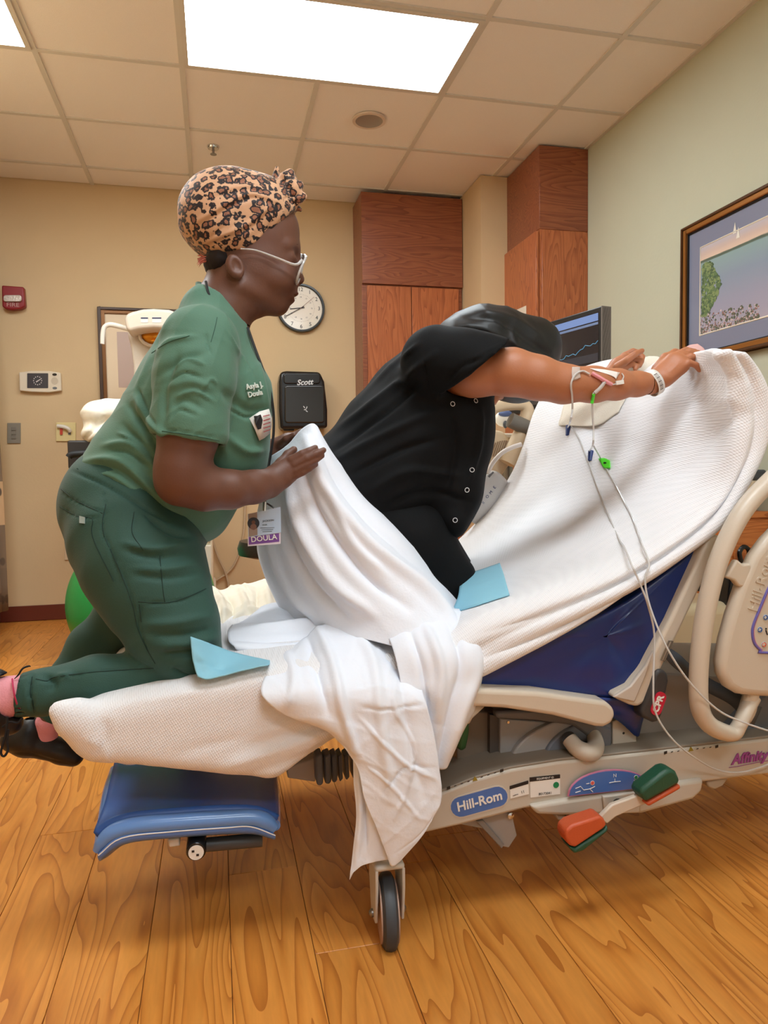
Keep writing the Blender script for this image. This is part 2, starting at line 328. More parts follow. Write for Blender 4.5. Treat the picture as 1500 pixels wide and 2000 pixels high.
MB().tube([PY(112, 832, Yw-.02), PY(126, 834, Yw-.03), PY(134, 838, Yw-.03), PY(137, 843, Yw-.02)], .012, 8, smooth=4).build('hook', white_pl, t)
wplate(rrect(133, 843, 138, 849, .5), Yw-.015, .006).build('lever', grey_pl, t)
t = thing('wall_socket', 'beige wall socket low behind the green trousers', 'socket')
wplate(rrect(126, 1045, 145, 1094, 1), Yw-.006, .006).build('cover_plate', mat('socket_beige', (214, 192, 158), .5), t, bevel=.002)
# mirror / picture
t = thing('framed_picture', 'brown and gilt framed pale print on the back wall behind the infant warmer', 'picture')
fz = [(190, 600), (362, 607), (364, 790), (196, 785)]
def frame(t, outer, inner, fn, d0, d1, m, name='frame'):
    mb = MB(); n = 4
    for i in range(4):
        a, b, c_, d_ = outer[i], outer[(i+1) % 4], inner[(i+1) % 4], inner[i]
        mb.prism([fn(*a, d0), fn(*b, d0), fn(*c_, d0), fn(*d_, d0)], d1)
    return mb.build(name, m, t, bevel=.003)
bronze = mat('bronze_frame', (120, 80, 44), .35, .5, bump=.3, bscale=150)
x0, x1, z0, z1 = -.714, -.12, 1.25, 2.003
dark_fr = mat('dark_wood_frame', (66, 42, 26), .4)
def wframe(t, x0, x1, z0, z1, wd, Y, d, m, name='frame'):
    mb = MB(); mb.bb((x0, Y, z0), (x0+wd, Y+d, z1)); mb.bb((x1-wd, Y, z0), (x1, Y+d, z1)); mb.bb((x0+wd, Y, z0), (x1-wd, Y+d, z0+wd)); mb.bb((x0+wd, Y, z1-wd), (x1-wd, Y+d, z1)); return mb.build(name, m, t, bevel=.003)
wframe(t, x0, x1, z0, z1, .018, Yw-.03, .03, dark_fr, 'outer_frame'); wframe(t, x0+.018, x1-.018, z0+.018, z1-.018, .022, Yw-.024, .024, bronze, 'inner_frame')
MB().bb((x0+.04, Yw-.012, z0+.04), (x1-.04, Yw, z1-.04)).build('mat_board', mat('mat_cream', (236, 214, 182), .5, coat=.6), t)
a = PY(228, 648, Yw-.013); b_ = PY(262, 757, Yw-.013)
MB().bb((a[0], Yw-.014, b_[2]), (x1-.12, Yw-.011, a[2])).build('print', mat('pale_mauve_print', (196, 172, 160), .35, coat=.5), t)
# clock
t = thing('wall_clock', 'round wall clock with black rim and white dial', 'clock')
cc = PY(587, 603, Yw); R = .163; cc = np.array([cc[0], Yw, cc[2]])
MB().lathe(cc, (0, -1, 0), [(R, 0), (R, .03), (R-.004, .038), (R-.014, .038), (R-.018, .028), (R-.018, .02), (.001, .02)], 64).build('rim', black_pl, t)
MB().lathe(cc-[0, .0205, 0], (0, -1, 0), [(R-.018, 0), (.001, .0005)], 64).build('dial', mat('dial_white', (236, 226, 210), .35, coat=.7), t)
ink = mat('dial_ink', (40, 34, 32), .5)
for k in range(1, 13):
    a = k*pi/6; r = R*.76; text(str(k), 'numeral', ink, t, cc+np.array([r*sin(a), -.0215, r*cos(a)]), (1, 0, 0), (0, 0, 1), .036, .0004)
    r2 = R*.45; text(str(k+12), 'small_numeral', ink, t, cc+np.array([r2*sin(a), -.0215, r2*cos(a)]), (1, 0, 0), (0, 0, 1), .013, .0004)
mb = MB()
for k in range(60):
    a = k*pi/30; r = R*(.57 if k % 5 == 0 else .56); mb.box(cc+np.array([r*sin(a), -.0215, r*cos(a)]), (.003 if k % 5 == 0 else .0015, .0005, .003), X=(cos(a), 0, -sin(a)), Z=(sin(a), 0, cos(a)))
mb.build('minute_ticks', ink, t, smooth=False)
for nm, a, l, wd, y in (('hour_hand', radians(263), .075, .006, .024), ('minute_hand', radians(240), .115, .0045, .026), ('second_hand', radians(50), .12, .0015, .028)):
    d_ = np.array([sin(a), 0, cos(a)]); MB().box(cc+d_*(l/2-.012)+[0, -y, 0], (wd, .001, l+.024), X=(cos(a), 0, -sin(a)), Z=d_).build(nm, ink if nm != 'second_hand' else mat('second_red', (120, 60, 60), .5), t, smooth=False)
# paper towel dispenser
t = thing('paper_towel_dispenser', 'black paper towel dispenser on beige wall below the clock', 'dispenser')
sm = mat('smoked_plastic', (24, 23, 24), .12, coat=.5)
wplate([(548, 726), (560, 724), (625, 726), (634, 745), (640, 800), (640, 836), (548, 838), (545, 800), (545, 745)], Yw-.16, .159).build('housing', black_pl, t, bevel=.02, seg=4)
wplate(rrect(556, 752, 634, 826, 6), Yw-.172, .02).build('smoked_window', sm, t, bevel=.008, seg=3)
wplate(rrect(554, 728, 626, 750, 6), Yw-.168, .02).build('brow', mat('black_gloss', (30, 30, 31), .2), t, bevel=.008, seg=3)
wplate([(550, 836), (576, 836), (574, 841), (556, 841)], Yw-.13, .03).build('paper_slot', black_mt, t)
lt = mat('logo_silver', (205, 205, 205), .4)
text('Scott', 'brand_lettering', lt, t, PY(595, 747, Yw-.1695), (1, 0, .06), (0, 0, 1), .05, shear=.3, bold=.0015)
mb = MB()
for dx, dy, a in ((0, 0, .3), (3, -4, 1.2), (-2, -5, 2.2), (3, 3, -.6)): 
    p = PY(596+dx, 800+dy, Yw-.1725); mb.box(p, (.016, .0006, .005), X=(cos(a), 0, sin(a)), Z=(-sin(a), 0, cos(a)))
mb.build('bird_mark', lt, t, smooth=False)
# curtain at the far left
def curtain_mat():
    m, t, b = nt('patterned_curtain'); lk = t.links.new; tc = node(t, 'ShaderNodeTexCoord'); sp = node(t, 'ShaderNodeSeparateXYZ'); lk(tc.outputs['Object'], sp.inputs[0])
    br = node(t, 'ShaderNodeTexBrick', Scale=1.0); br.offset = .5; br.inputs['Brick Width'].default_value = .16; br.inputs['Row Height'].default_value = .26; br.inputs['Mortar Size'].default_value = 0.0
    cb = node(t, 'ShaderNodeCombineXYZ'); ad = node(t, 'ShaderNodeMath', operation='ADD'); lk(sp.outputs[0], ad.inputs[0]); lk(sp.outputs[1], ad.inputs[1]); lk(ad.outputs[0], cb.inputs[0]); lk(sp.outputs[2], cb.inputs[1]); lk(cb.outputs[0], br.inputs[0])
    br.inputs['Color1'].default_value = lin((120, 102, 84))+(1,); br.inputs['Color2'].default_value = lin((226, 186, 140))+(1,)
    v = node(t, 'ShaderNodeTexVoronoi', Scale=11.0); lk(cb.outputs[0], v.inputs['Vector']); r = node(t, 'ShaderNodeValToRGB'); lk(v.outputs['Distance'], r.inputs[0]); e = r.color_ramp.elements
    e[0].position = .25; e[0].color = (1, 1, 1, 1); e[1].position = .33; e[1].color = (0, 0, 0, 1)
    mx = node(t, 'ShaderNodeMix', data_type='RGBA'); lk(r.outputs[0], mx.inputs[0]); lk(br.outputs[0], mx.inputs[6]); mx.inputs[7].default_value = lin((104, 88, 72))+(1,); lk(mx.outputs[2], b.inputs['Base Color']); b.inputs['Roughness'].default_value = .8; return m
mb = MB(); rows = 14; n = 40; V = []; Fc = []
for j in range(rows+1):
    z = .13+(2.3-.13)*j/rows; sp = .085-.035*j/rows
    for i in range(n+1):
        y = 4.05+.72*i/n; V.append((XL+.04+sp*(.35+.65*sin(i*pi/4.2)*.5+.3)+.012*sin(i*.7+j*.3), y, z+(.01*sin(i*.5) if j == 0 else 0)))
for j in range(rows):
    for i in range(n): k = j*(n+1)+i; Fc.append((k, k+1, k+n+2, k+n+1))
t = thing('curtain', 'patterned curtain with leaf print hanging at the left wall', 'curtain'); mb.add(V, Fc).build('curtain_fabric', curtain_mat(), t, solid=.003)
MB().tube([(XL+.09, 3.95, 2.31), (XL+.09, 4.9, 2.31)], .01).build('rod', steel, t)
MB().bb((XL, 3.97, 2.295), (XL+.1, 3.99, 2.325)).build('bracket', steel, t); MB().bb((XL, 4.84, 2.295), (XL+.1, 4.86, 2.325)).build('bracket', steel, t)
# painting on the right wall
t = thing('framed_painting', 'framed seascape print with blue mat on the sage wall', 'painting')
ya, yb, za, zb = 2.962, 1.75, 1.40, 2.02; gold = mat('gilt_frame', (168, 112, 54), .35, .55, bump=.4, bscale=200); dk = mat('gilt_dark', (92, 62, 38), .4, .3)
def rframe(w0, w1, d, m, nm):
    mb = MB(); 
    mb.bb((XR-d, ya-w1, za+w0), (XR-.001, ya-w0, zb-w0)); mb.bb((XR-d, yb+w0, za+w0), (XR-.001, yb+w1, zb-w0)); mb.bb((XR-d, yb+w1, za+w0), (XR-.001, ya-w1, za+w1)); mb.bb((XR-d, yb+w1, zb-w1), (XR-.001, ya-w1, zb-w0)); return mb.build(nm, m, t, bevel=.004)
rframe(0, .012, .035, dk, 'outer_frame'); rframe(.012, .034, .03, gold, 'inner_frame'); rframe(.034, .04, .022, black_mt, 'lip')
MB().bb((XR-.014, yb+.04, za+.04), (XR-.001, ya-.04, zb-.04)).build('mat_board', mat('blue_mat', (128, 134, 158), .4, coat=.8), t)
rframe(.114, .121, .0165, mat('mat_bevel', (238, 226, 206), .5), 'mat_bevel')
def sea_mat():
    m, t_, b = nt('seascape_print'); lk = t_.links.new; tc = node(t_, 'ShaderNodeTexCoord'); sp = node(t_, 'ShaderNodeSeparateXYZ'); lk(tc.outputs['Generated'], sp.inputs[0])
    n = node(t_, 'ShaderNodeTexNoise', Scale=3.0, Detail=5.0); mp = node(t_, 'ShaderNodeMapping'); mp.inputs['Scale'].default_value = (1, 1.5, 9); lk(tc.outputs['Generated'], mp.inputs[0]); lk(mp.outputs[0], n.inputs['Vector'])
    r = node(t_, 'ShaderNodeValToRGB'); a = node(t_, 'ShaderNodeMath', operation='MULTIPLY_ADD'); lk(n.outputs[0], a.inputs[0]); a.inputs[1].default_value = .05; lk(sp.outputs[2], a.inputs[2]); lk(a.outputs[0], r.inputs[0])
    e = r.color_ramp.elements; e[0].position = 0; e[0].color = lin((176, 168, 184))+(1,); e[1].position = 1; e[1].color = lin((200, 190, 196))+(1,)
    for p, c_ in ((.3, (160, 160, 182)), (.6, (142, 158, 178)), (.835, (146, 174, 176)), (.845, (86, 104, 92)), (.868, (86, 104, 92)), (.875, (232, 204, 184)), (.94, (214, 190, 180))): x = e.new(p); x.color = lin(c_)+(1,)
    lk(r.outputs[0], b.inputs['Base Color']); b.inputs['Roughness'].default_value = .35; b.inputs['Coat Weight'].default_value = .8; return m
MB().bb((XR-.0152, yb+.12, za+.12), (XR-.012, ya-.12, zb-.12)).build('print', sea_mat(), t, smooth=False)
random.seed(7)
tg = [mat('leaf_%s' % k, c_, .6) for k, c_ in (('dark', (74, 96, 66)), ('mid', (100, 124, 78)), ('pale', (136, 152, 98)))]
def blobs(nm, m, pts): 
    mb = MB()
    for y, z, r in pts: mb.prism([(XR-.0158-.0004*random.random(), y+r*cos(a*pi/4)*random.uniform(.7, 1.2), z+r*sin(a*pi/4)*random.uniform(.7, 1.2)) for a in range(8)], (.0006, 0, 0))
    o = mb.build(nm, m, t, smooth=False); o['kind'] = 'stuff'; return o
Y0 = ya-.125
for k in range(3):
    P_ = []
    for i in range(160):
        z = za+.2+.22*random.random(); wd = .10*sin(min(1, (z-za-.17)/.16)*pi*.5)*(1-.55*max(0, (z-za-.32)/.1)); P_.append((Y0-.01-random.random()*wd*1.2, z, random.uniform(.004, .011)))
    blobs('painted_tree', tg[k], P_)
fl_m = [mat('bloom_%s' % k, c_, .6) for k, c_ in (('a', (210, 190, 186)), ('b', (150, 110, 100)), ('c', (92, 96, 76)))]
for k in (2, 1, 0): blobs('painted_flowers', fl_m[k], [(Y0-.55*i/200, za+.124+(.085-.05*i/200)*random.random()**1.8, random.uniform(.003, .008) if k == 2 else random.uniform(.002, .005)) for i in range(130)])
for yy, zz in ((Y0-.22, za+.47), (Y0-.2, za+.495)):
    MB().prism([(XR-.0165, yy, zz), (XR-.0165, yy-.022, zz), (XR-.0165, yy-.012, zz+.045)], (.001, 0, 0)).build('painted_sail', white_pl, t, smooth=False)
# ================================================================ cloth and sculpting helpers
def ridges(P, amp, freq, seed=0, n=5, d=(1, .5, 1), sharp=2.0):
    rs = np.random.RandomState(seed); out = np.zeros(len(P)); W = .5*np.sin(P@rs.normal(size=3)*9+rs.rand()*6)
    for i in range(n):
        v = rs.normal(size=3)*np.array(d); v /= np.linalg.norm(v); f = freq*(.6+.9*rs.rand()); ph = P@v*f + 1.3*np.sin(P@rs.normal(size=3)*freq*.35+rs.rand()*6) + W + rs.rand()*6
        env = .5+.5*np.sin(P@rs.normal(size=3)*freq*.3+rs.rand()*6)
        out += env*((1-np.abs(np.sin(ph)))**sharp-.3)
    return amp*out/n*2
def strokes_disp(P, strokes):
    x, y = proj(P); out = np.zeros(len(P))
    for pts, wd, hh in strokes:
        q = cr_spline(pts, 6) if len(pts) > 2 else np.array(pts, float); best = np.full(len(P), 1e9); tb = np.zeros(len(P)); n = len(q)-1
        for i in range(n):
            a, b = q[i], q[i+1]; ab = b-a; t = np.clip(((x-a[0])*ab[0]+(y-a[1])*ab[1])/(ab@ab+1e-9), 0, 1); d = np.hypot(x-a[0]-t*ab[0], y-a[1]-t*ab[1]); m = d < best; best[m] = d[m]; tb[m] = (i+t[m])/n
        out += hh*np.exp(-(best/wd)**2)*np.clip(4*np.minimum(tb, 1-tb)+.25, 0, 1)
    return out
def cloth(rows, nu=6, nv=6, strokes=(), wr=None, local=False, relief=1.0):
    G = np.array([[(q if local else PB(*q)) for q in r] for r in rows], float)
    G = cr_spline(G.reshape(len(rows), -1), nu).reshape(-1, G.shape[1], 3); G = np.swapaxes(G, 0, 1); m = G.shape[0]; G = cr_spline(G.reshape(m, -1), nv).reshape(-1, G.shape[1], 3); G = np.swapaxes(G, 0, 1)
    P = L(G); R_, C_ = P.shape[:2]; N = np.cross(np.gradient(P, axis=0), np.gradient(P, axis=1)); N /= np.linalg.norm(N, axis=2)[..., None]+1e-12
    sgn = np.sign(np.sum(N*(CP-P), axis=2)); N *= 1 if np.mean(sgn) > 0 else -1
    P = P.reshape(-1, 3); N = N.reshape(-1, 3); D = np.zeros(len(P))
    if strokes: D += strokes_disp(P, strokes)*relief
    if wr: D += ridges(P, **wr)*relief
    P = P + N*D[:, None]
    Fc = [(i*C_+j, i*C_+j+1, (i+1)*C_+j+1, (i+1)*C_+j) for i in range(R_-1) for j in range(C_-1)]
    return P, Fc
class SDF:
    def __init__(s, lo, hi, h):
        s.lo = np.array(lo, float); s.h = h; s.n = np.ceil((np.array(hi)-s.lo)/h).astype(int)+1; s.F = np.full(s.n, .5, np.float32)
        s.ax = [s.lo[i]+h*np.arange(s.n[i]) for i in range(3)]
    def blk(s, lo, hi):
        a = np.clip(np.floor((np.array(lo)-s.lo)/s.h).astype(int), 0, s.n); b = np.clip(np.ceil((np.array(hi)-s.lo)/s.h).astype(int)+1, 0, s.n)
        if (b <= a).any(): return None, None
        sl = tuple(slice(x, y) for x, y in zip(a, b)); return sl, [s.ax[i][sl[i]].reshape([-1 if j == i else 1 for j in range(3)]) for i in range(3)]
    def comb(s, sl, d, k, op):
        A = s.F[sl]
        if op > 0: h = np.clip(.5+.5*(A-d)/k, 0, 1); s.F[sl] = A*(1-h)+d*h-k*h*(1-h)
        else: d = -d; h = np.clip(.5-.5*(A-d)/k, 0, 1); s.F[sl] = A*(1-h)+d*h+k*h*(1-h)
    def cap(s, a, b, ra, rb, k=.02, w=1.0, op=1):
        a, b = np.array(a, float), np.array(b, float); r = max(ra, rb); m = (r+k)*np.array([1, max(w, 1), 1])+2*s.h; sl, X = s.blk(np.minimum(a, b)-m, np.maximum(a, b)+m)
        if sl is None: return s
        sw = np.array([1, 1/w, 1]); A = a*sw; B = b*sw; ab = B-A; L2 = ab@ab+1e-12
        p = [X[i]*sw[i]-A[i] for i in range(3)]; t = np.clip((p[0]*ab[0]+p[1]*ab[1]+p[2]*ab[2])/L2, 0, 1)
        d = np.sqrt((p[0]-t*ab[0])**2+(p[1]-t*ab[1])**2+(p[2]-t*ab[2])**2)-(ra+(rb-ra)*t); s.comb(sl, d.astype(np.float32), k, op); return s
    def chain(s, pts, k=.02, w=1.0, op=1):                   # pts: ((u,s,z), r)
        for (a, ra), (b, rb) in zip(pts[:-1], pts[1:]): s.cap(a, b, ra, rb, k, w, op)
        return s
    def ell(s, c, r, M=None, k=.02, op=1):
        c, r = np.array(c, float), np.array(r, float); R = max(r)+k+2*s.h; sl, X = s.blk(c-R, c+R)
        if sl is None: return s
        M = np.eye(3) if M is None else M; p = [X[i]-c[i] for i in range(3)]; q = [M[0, i]*p[0]+M[1, i]*p[1]+M[2, i]*p[2] for i in range(3)]
        k0 = np.sqrt(sum((q[i]/r[i])**2 for i in range(3))); k1 = np.sqrt(sum((q[i]/r[i]**2)**2 for i in range(3)))+1e-9; s.comb(sl, (k0*(k0-1)/k1).astype(np.float32), k, op); return s
    def cut(s, p, n, k=.002, lo=None, hi=None):              # removes the side n points to
        p = np.array(p, float); n = np.array(n, float); n /= np.linalg.norm(n); sl, X = s.blk(s.lo if lo is None else lo, s.lo+s.h*s.n if hi is None else hi)
        d = ((X[0]-p[0])*n[0]+(X[1]-p[1])*n[1]+(X[2]-p[2])*n[2]).astype(np.float32); s.comb(sl, -d+0*s.F[sl], k, -1); return s
    def mesh(s):
        F_ = s.F; sg = F_ < 0; n = F_.shape; c = [n[i]-1 for i in range(3)]; cnt = np.zeros(c, np.int8); cor = [(i, j, k) for i in (0, 1) for j in (0, 1) for k in (0, 1)]
        for i, j, k in cor: cnt += sg[i:c[0]+i, j:c[1]+j, k:c[2]+k]
        act = (cnt > 0) & (cnt < 8); I = np.argwhere(act); idx = -np.ones(c, int); idx[act] = np.arange(len(I)); acc = np.zeros((len(I), 3)); num = np.zeros(len(I))
        for a in cor:
            for ax in range(3):
                if a[ax]: continue
                b = list(a); b[ax] = 1; fa = F_[tuple((I+a).T)]; fb = F_[tuple((I+b).T)]; m = (fa < 0) != (fb < 0); t = np.where(m, fa/(fa-fb+1e-20), 0); q = np.tile(np.array(a, float), (len(I), 1)); q[:, ax] = t; acc[m] += q[m]; num[m] += 1
        V = s.lo+s.h*(I+acc/num[:, None]); Q = []
        for ax in range(3):
            o1, o2 = [i for i in range(3) if i != ax]; A = [slice(1, c[i]) for i in range(3)]; A[ax] = slice(0, c[ax]); B = list(A); B[ax] = slice(1, c[ax]+1)
            d = sg[tuple(A)] != sg[tuple(B)]; E_ = np.argwhere(d); off = np.array([1, 1, 1]); off[ax] = 0; E_ = E_+off; up = sg[tuple(E_.T)]
            def id_(a, b): q = E_.copy(); q[:, o1] -= a; q[:, o2] -= b; return idx[tuple(q.T)]
            q = np.stack([id_(1, 1), id_(0, 1), id_(0, 0), id_(1, 0)], 1); fl_ = up if ax != 1 else ~up; q[~fl_] = q[~fl_][:, ::-1]; Q.append(q)
        Q = np.concatenate(Q); return V, Q[(Q >= 0).all(1)]
def vnormals(P, Q):
    n = np.cross(P[Q[:, 2]]-P[Q[:, 0]], P[Q[:, 3]]-P[Q[:, 1]]); N = np.zeros_like(P)
    for i in range(4): np.add.at(N, Q[:, i], n)
    return N/(np.linalg.norm(N, axis=1)[:, None]+1e-12)
def smooth_mesh(P, Q, it=2, lam=.5):
    for _ in range(it):
        A = np.zeros_like(P); c = np.zeros(len(P))
        for i in range(4): j = (i+1) % 4; np.add.at(A, Q[:, i], P[Q[:, j]]); np.add.at(A, Q[:, j], P[Q[:, i]]); np.add.at(c, Q[:, i], 1); np.add.at(c, Q[:, j], 1)
        P = P+lam*(A/np.maximum(c, 1)[:, None]-P)
    return P
def raw(name, P, Q, m, parent=None, solid=0):
    me = bpy.data.meshes.new(name); me.from_pydata(np.asarray(P).tolist(), [], np.asarray(Q).tolist() if isinstance(Q, np.ndarray) else Q); me.materials.append(m); me.polygons.foreach_set('use_smooth', [True]*len(me.polygons))
    o = link(bpy.data.objects.new(name, me), parent)
    if solid: k = o.modifiers.new('s', 'SOLIDIFY'); k.thickness = solid; k.offset = -1
    return o
def sculpt(sdfs, strokes=(), wr=None, sm=1, front=None):
    PP, QQ, b = [], [], 0
    for sd in (sdfs if isinstance(sdfs, (list, tuple)) else [sdfs]):
        V, Q = sd.mesh(); PP.append(L(V)); QQ.append(Q+b); b += len(V)
    P = np.concatenate(PP); Q = np.concatenate(QQ); P = smooth_mesh(P, Q, sm); N = vnormals(P, Q); D = np.zeros(len(P))
    if np.mean(np.sum(N*(P-P.mean(0)), 1)) < 0: Q = Q[:, ::-1]; N = -N
    fac = np.clip((N@(-S))*1.5+.2, 0, 1)                    # reliefs sit on the near flank
    if strokes: D += strokes_disp(P, strokes)*fac
    if wr: D += ridges(P, **wr)
    return P+N*D[:, None], Q
def merge(*parts):
    P, Q, b = [], [], 0
    for p, q in parts: P.append(np.asarray(p)); Q += [tuple(int(i)+b for i in f) for f in q]; b += len(p)
    return np.concatenate(P), Q
from mathutils.bvhtree import BVHTree
class Surf:
    def __init__(s, P, Q): s.t = BVHTree.FromPolygons([tuple(map(float, p)) for p in P], [tuple(map(int, q)) for q in Q])
    def at(s, x, y, off=.002, dflt=.2):
        d = fw*F + cr*(x-750) - cu*(y-1000); d /= np.linalg.norm(d); h, nn, i, ds = s.t.ray_cast(Vector(CP), Vector(d))
        if h is None: p = L(PB(x, y, dflt)); return p, -d
        nn = np.array(nn); nn *= -1 if nn@d > 0 else 1; return np.array(h)+nn*off, nn
    def loc(s, x, y, off=.002, dflt=.2): return s.at(x, y, off, dflt)[0]-O
def n(x, y, s, rpx): return (PB(x, y, s), rpx*pxm(s))
# ================================================================ the bed
bed = thing('hospital_bed', 'beige and grey adjustable birthing bed with raised head and blue mattress', 'bed')
frame_m = mat('bed_beige_paint', (192, 182, 168), .4, bump=.05, bscale=300); cover_m = mat('bed_cover_taupe', (142, 130, 116), .5); lite = mat('bed_grey_panel', (150, 148, 148), .45); mid = mat('bed_mid_grey', (104, 104, 108), .5)
beam = plate([(800, 1590), (861, 1549), (930, 1522), (997, 1503), (1090, 1488), (1196, 1477), (1500, 1443), (1760, 1414), (1760, 1484), (1500, 1512), (1373, 1528), (1200, 1552), (1110, 1568), (1024, 1580), (900, 1612), (790, 1636)], -.0, .075).build('base_beam', frame_m, bed, bevel=.006, seg=3)
plate([(805, 1573), (861, 1543), (930, 1516), (997, 1497), (1090, 1482), (1196, 1471), (1500, 1437), (1760, 1408), (1760, 1412), (1500, 1442), (1196, 1476), (1090, 1487), (997, 1502), (861, 1549)], .004, .12).build('beam_top_edge', cover_m, bed, bevel=.002)
MB().prism([L(PB(x, y, .9)) for x, y in [(800, 1420), (1760, 1330), (1760, 1380), (800, 1470)]], (0, .07, 0)).build('far_beam', frame_m, bed)
for xx, nm in ((.35, 'cross_member'), (1.05, 'cross_member')): MB().box((.3+xx, 1.36+.48, .25), (.08, .85, .06)).build(nm, mid, bed, bevel=.004)
plate([(1036, 1575), (1110, 1562), (1200, 1548), (1376, 1522), (1372, 1546), (1355, 1562), (1255, 1590), (1100, 1594), (1050, 1592)], -.012, .06).build('pedal_housing', frame_m, bed, bevel=.008, seg=3)
plate([(1178, 1556), (1255, 1546), (1250, 1588), (1182, 1590)], -.02, -.011).build('pedal_plate', frame_m, bed, bevel=.003)
plate([(1380, 1526), (1425, 1518), (1412, 1536), (1396, 1543), (1384, 1538)], .01, .05).build('skid_bracket', mat('bracket_beige', (170, 156, 138), .5), bed, bevel=.004)
plate([(887, 1608), (990, 1582), (1000, 1590), (1010, 1632), (994, 1656), (982, 1654), (960, 1622)], .03, .05).build('link_bracket', mat('bracket_grey', (158, 152, 148), .45), bed, bevel=.002)
plate([(930, 1604), (944, 1602), (986, 1650), (980, 1658)], .02, .032).build('link_rod', mat('bracket_grey2', (128, 124, 122), .45), bed, bevel=.002)
for (x, y, s) in ((996, 1592, .028), (1108, 1594, .0)): MB().lathe(L(PB(x, y, s)), (0, -1, 0), [(.007, 0), (.007, .005), (.003, .007)], 12).build('bolt', chrome, bed)
plate([(1085, 1590), (1110, 1590), (1106, 1604), (1090, 1602)], .0, .03).build('stop_bracket', mat('bracket_grey', (158, 152, 148), .45), bed, bevel=.003)
# pedal with green and orange grips
pd = MB(); link_m = mat('pedal_link', (206, 190, 172), .4)
pd.prism([L(PB(x, y, -.07)) for x, y in [(1170, 1598), (1186, 1610), (1203, 1596), (1262, 1570), (1256, 1550), (1196, 1572)]], (0, .012, 0)); pd.build('pedal_link', link_m, bed, bevel=.003)
MB().tube([L(PB(1208, 1572, -.06)), L(PB(1208, 1570, .0))], .012, 16).build('pedal_axle', black_pl, bed)
org = mat('pedal_orange', (196, 84, 44), .45, bump=.3, bscale=300); grn = mat('pedal_green', (28, 76, 54), .45, bump=.3, bscale=300)
plate([(1106, 1622), (1118, 1612), (1172, 1594), (1180, 1598), (1186, 1612), (1178, 1620), (1124, 1656), (1112, 1652), (1104, 1636)], -.09, -.05).build('pedal_grip', org, bed, bevel=.008, seg=3)
plate([(1112, 1654), (1124, 1658), (1180, 1622), (1188, 1614), (1188, 1624), (1140, 1662), (1122, 1668)], -.088, -.045).build('pedal_grip_underside', grn, bed, bevel=.004)
plate([(1250, 1552), (1256, 1540), (1300, 1506), (1312, 1502), (1322, 1508), (1330, 1526), (1326, 1532), (1262, 1568)], -.09, -.05).build('pedal_grip', grn, bed, bevel=.008, seg=3)
plate([(1262, 1570), (1328, 1532), (1331, 1540), (1318, 1548), (1268, 1576)], -.088, -.045).build('pedal_grip_underside', org, bed, bevel=.004)
# labels on the beam
def onbeam(name, pts, m, d=.0015, s=0.0, parent=bed): return plate(pts, s-d, s+.004).build(name, m, parent, smooth=False)
blue_l = mat('label_blue', (74, 110, 176), .4); wht = mat('label_white', (232, 228, 222), .5); blk = mat('label_black', (28, 24, 24), .5)
def slant(x0, y0, x1, y1, xa, h):                            # a rounded lozenge along a sloping line
    d = np.array([x1-x0, y1-y0], float); l = np.linalg.norm(d); d /= l; nn = np.array([-d[1], d[0]]); r = h/2; o = []
    for k in range(9): a = -pi/2+pi*k/8; o.append((x1+r*(cos(a)*d[0]+sin(a)*nn[0]), y1+r*(cos(a)*d[1]+sin(a)*nn[1])))
    for k in range(9): a = pi/2+pi*k/8; o.append((x0+r*(cos(a)*d[0]+sin(a)*nn[0]), y0+r*(cos(a)*d[1]+sin(a)*nn[1])))
    return o
onbeam('maker_badge', slant(900, 1576, 972, 1556, 0, 44), mat('badge_beige', (200, 190, 176), .4), .001); onbeam('maker_badge', slant(900, 1576, 972, 1556, 0, 39), blue_l)
bx = L(PB(972, 1556, 0))-L(PB(900, 1576, 0))
text('Hill-Rom', 'badge_lettering', wht, bed, L(PB(937, 1565.5, -.0022)), bx, (0, 0, 1), .0275, .0004, bold=.0006)
onbeam('asset_sticker', [(996, 1539), (1032, 1528), (1033, 1551), (997, 1560)], wht); onbeam('sticker_band', [(996, 1536), (1032, 1525), (1032, 1531), (996, 1542)], blk, .0019)
text('11', 'sticker_text', blk, bed, L(PB(1021, 1547, -.0021)), (1, 0, .2), (0, 0, 1), .0085, .0002); text('NORTH', 'sticker_text', blk, bed, L(PB(1007, 1553, -.0021)), (1, 0, .2), (0, 0, 1), .0035, .0002)
onbeam('equipment_sticker', [(1035, 1519), (1094, 1513), (1094, 1551), (1036, 1558)], wht); onbeam('sticker_band', [(1035, 1519), (1094, 1513), (1094, 1520), (1035, 1527)], blk, .0019)
ex = L(PB(1094, 1513, 0))-L(PB(1035, 1519, 0))
text('EQUIPMENT ID', 'sticker_text', wht, bed, L(PB(1065, 1520, -.0024)), ex, (0, 0, 1), .0058, .0002); text('80173041', 'sticker_text', blk, bed, L(PB(1065, 1550, -.0021)), ex, (0, 0, 1), .0075, .0002)
MB().lathe(L(PB(1086, 1533, -.0015)), (0, -1, 0), [(.0066, 0), (.0066, .0008)], 20).build('green_dot', mat('dot_green', (20, 130, 80), .5), bed)
sm_ = [(1110, 1556)]+[(1110+82*(1-cos(a)), 1556-44*sin(a)-16*(a/pi)) for a in np.linspace(.25, pi-.25, 14)]+[(1276, 1537)]
onbeam('position_label', sm_, mat('label_pink', (196, 120, 150), .4), .001, -.012); sm2 = [(1193+(x-1193)*.975, 1532+(y-1532)*.93) for x, y in sm_]; onbeam('position_label', sm2, blue_l, .0016, -.012)
def disc(x, y, s, r, m, nm, d=.001, parent=bed): return MB().lathe(L(PB(x, y, s)), (0, -1, 0), [(r, 0), (r, d)], 16).build(nm, m, parent)
text('N', 'label_letter', wht, bed, L(PB(1201, 1515, -.0142)), (1, 0, 0), (0, 0, 1), .011, .0002)
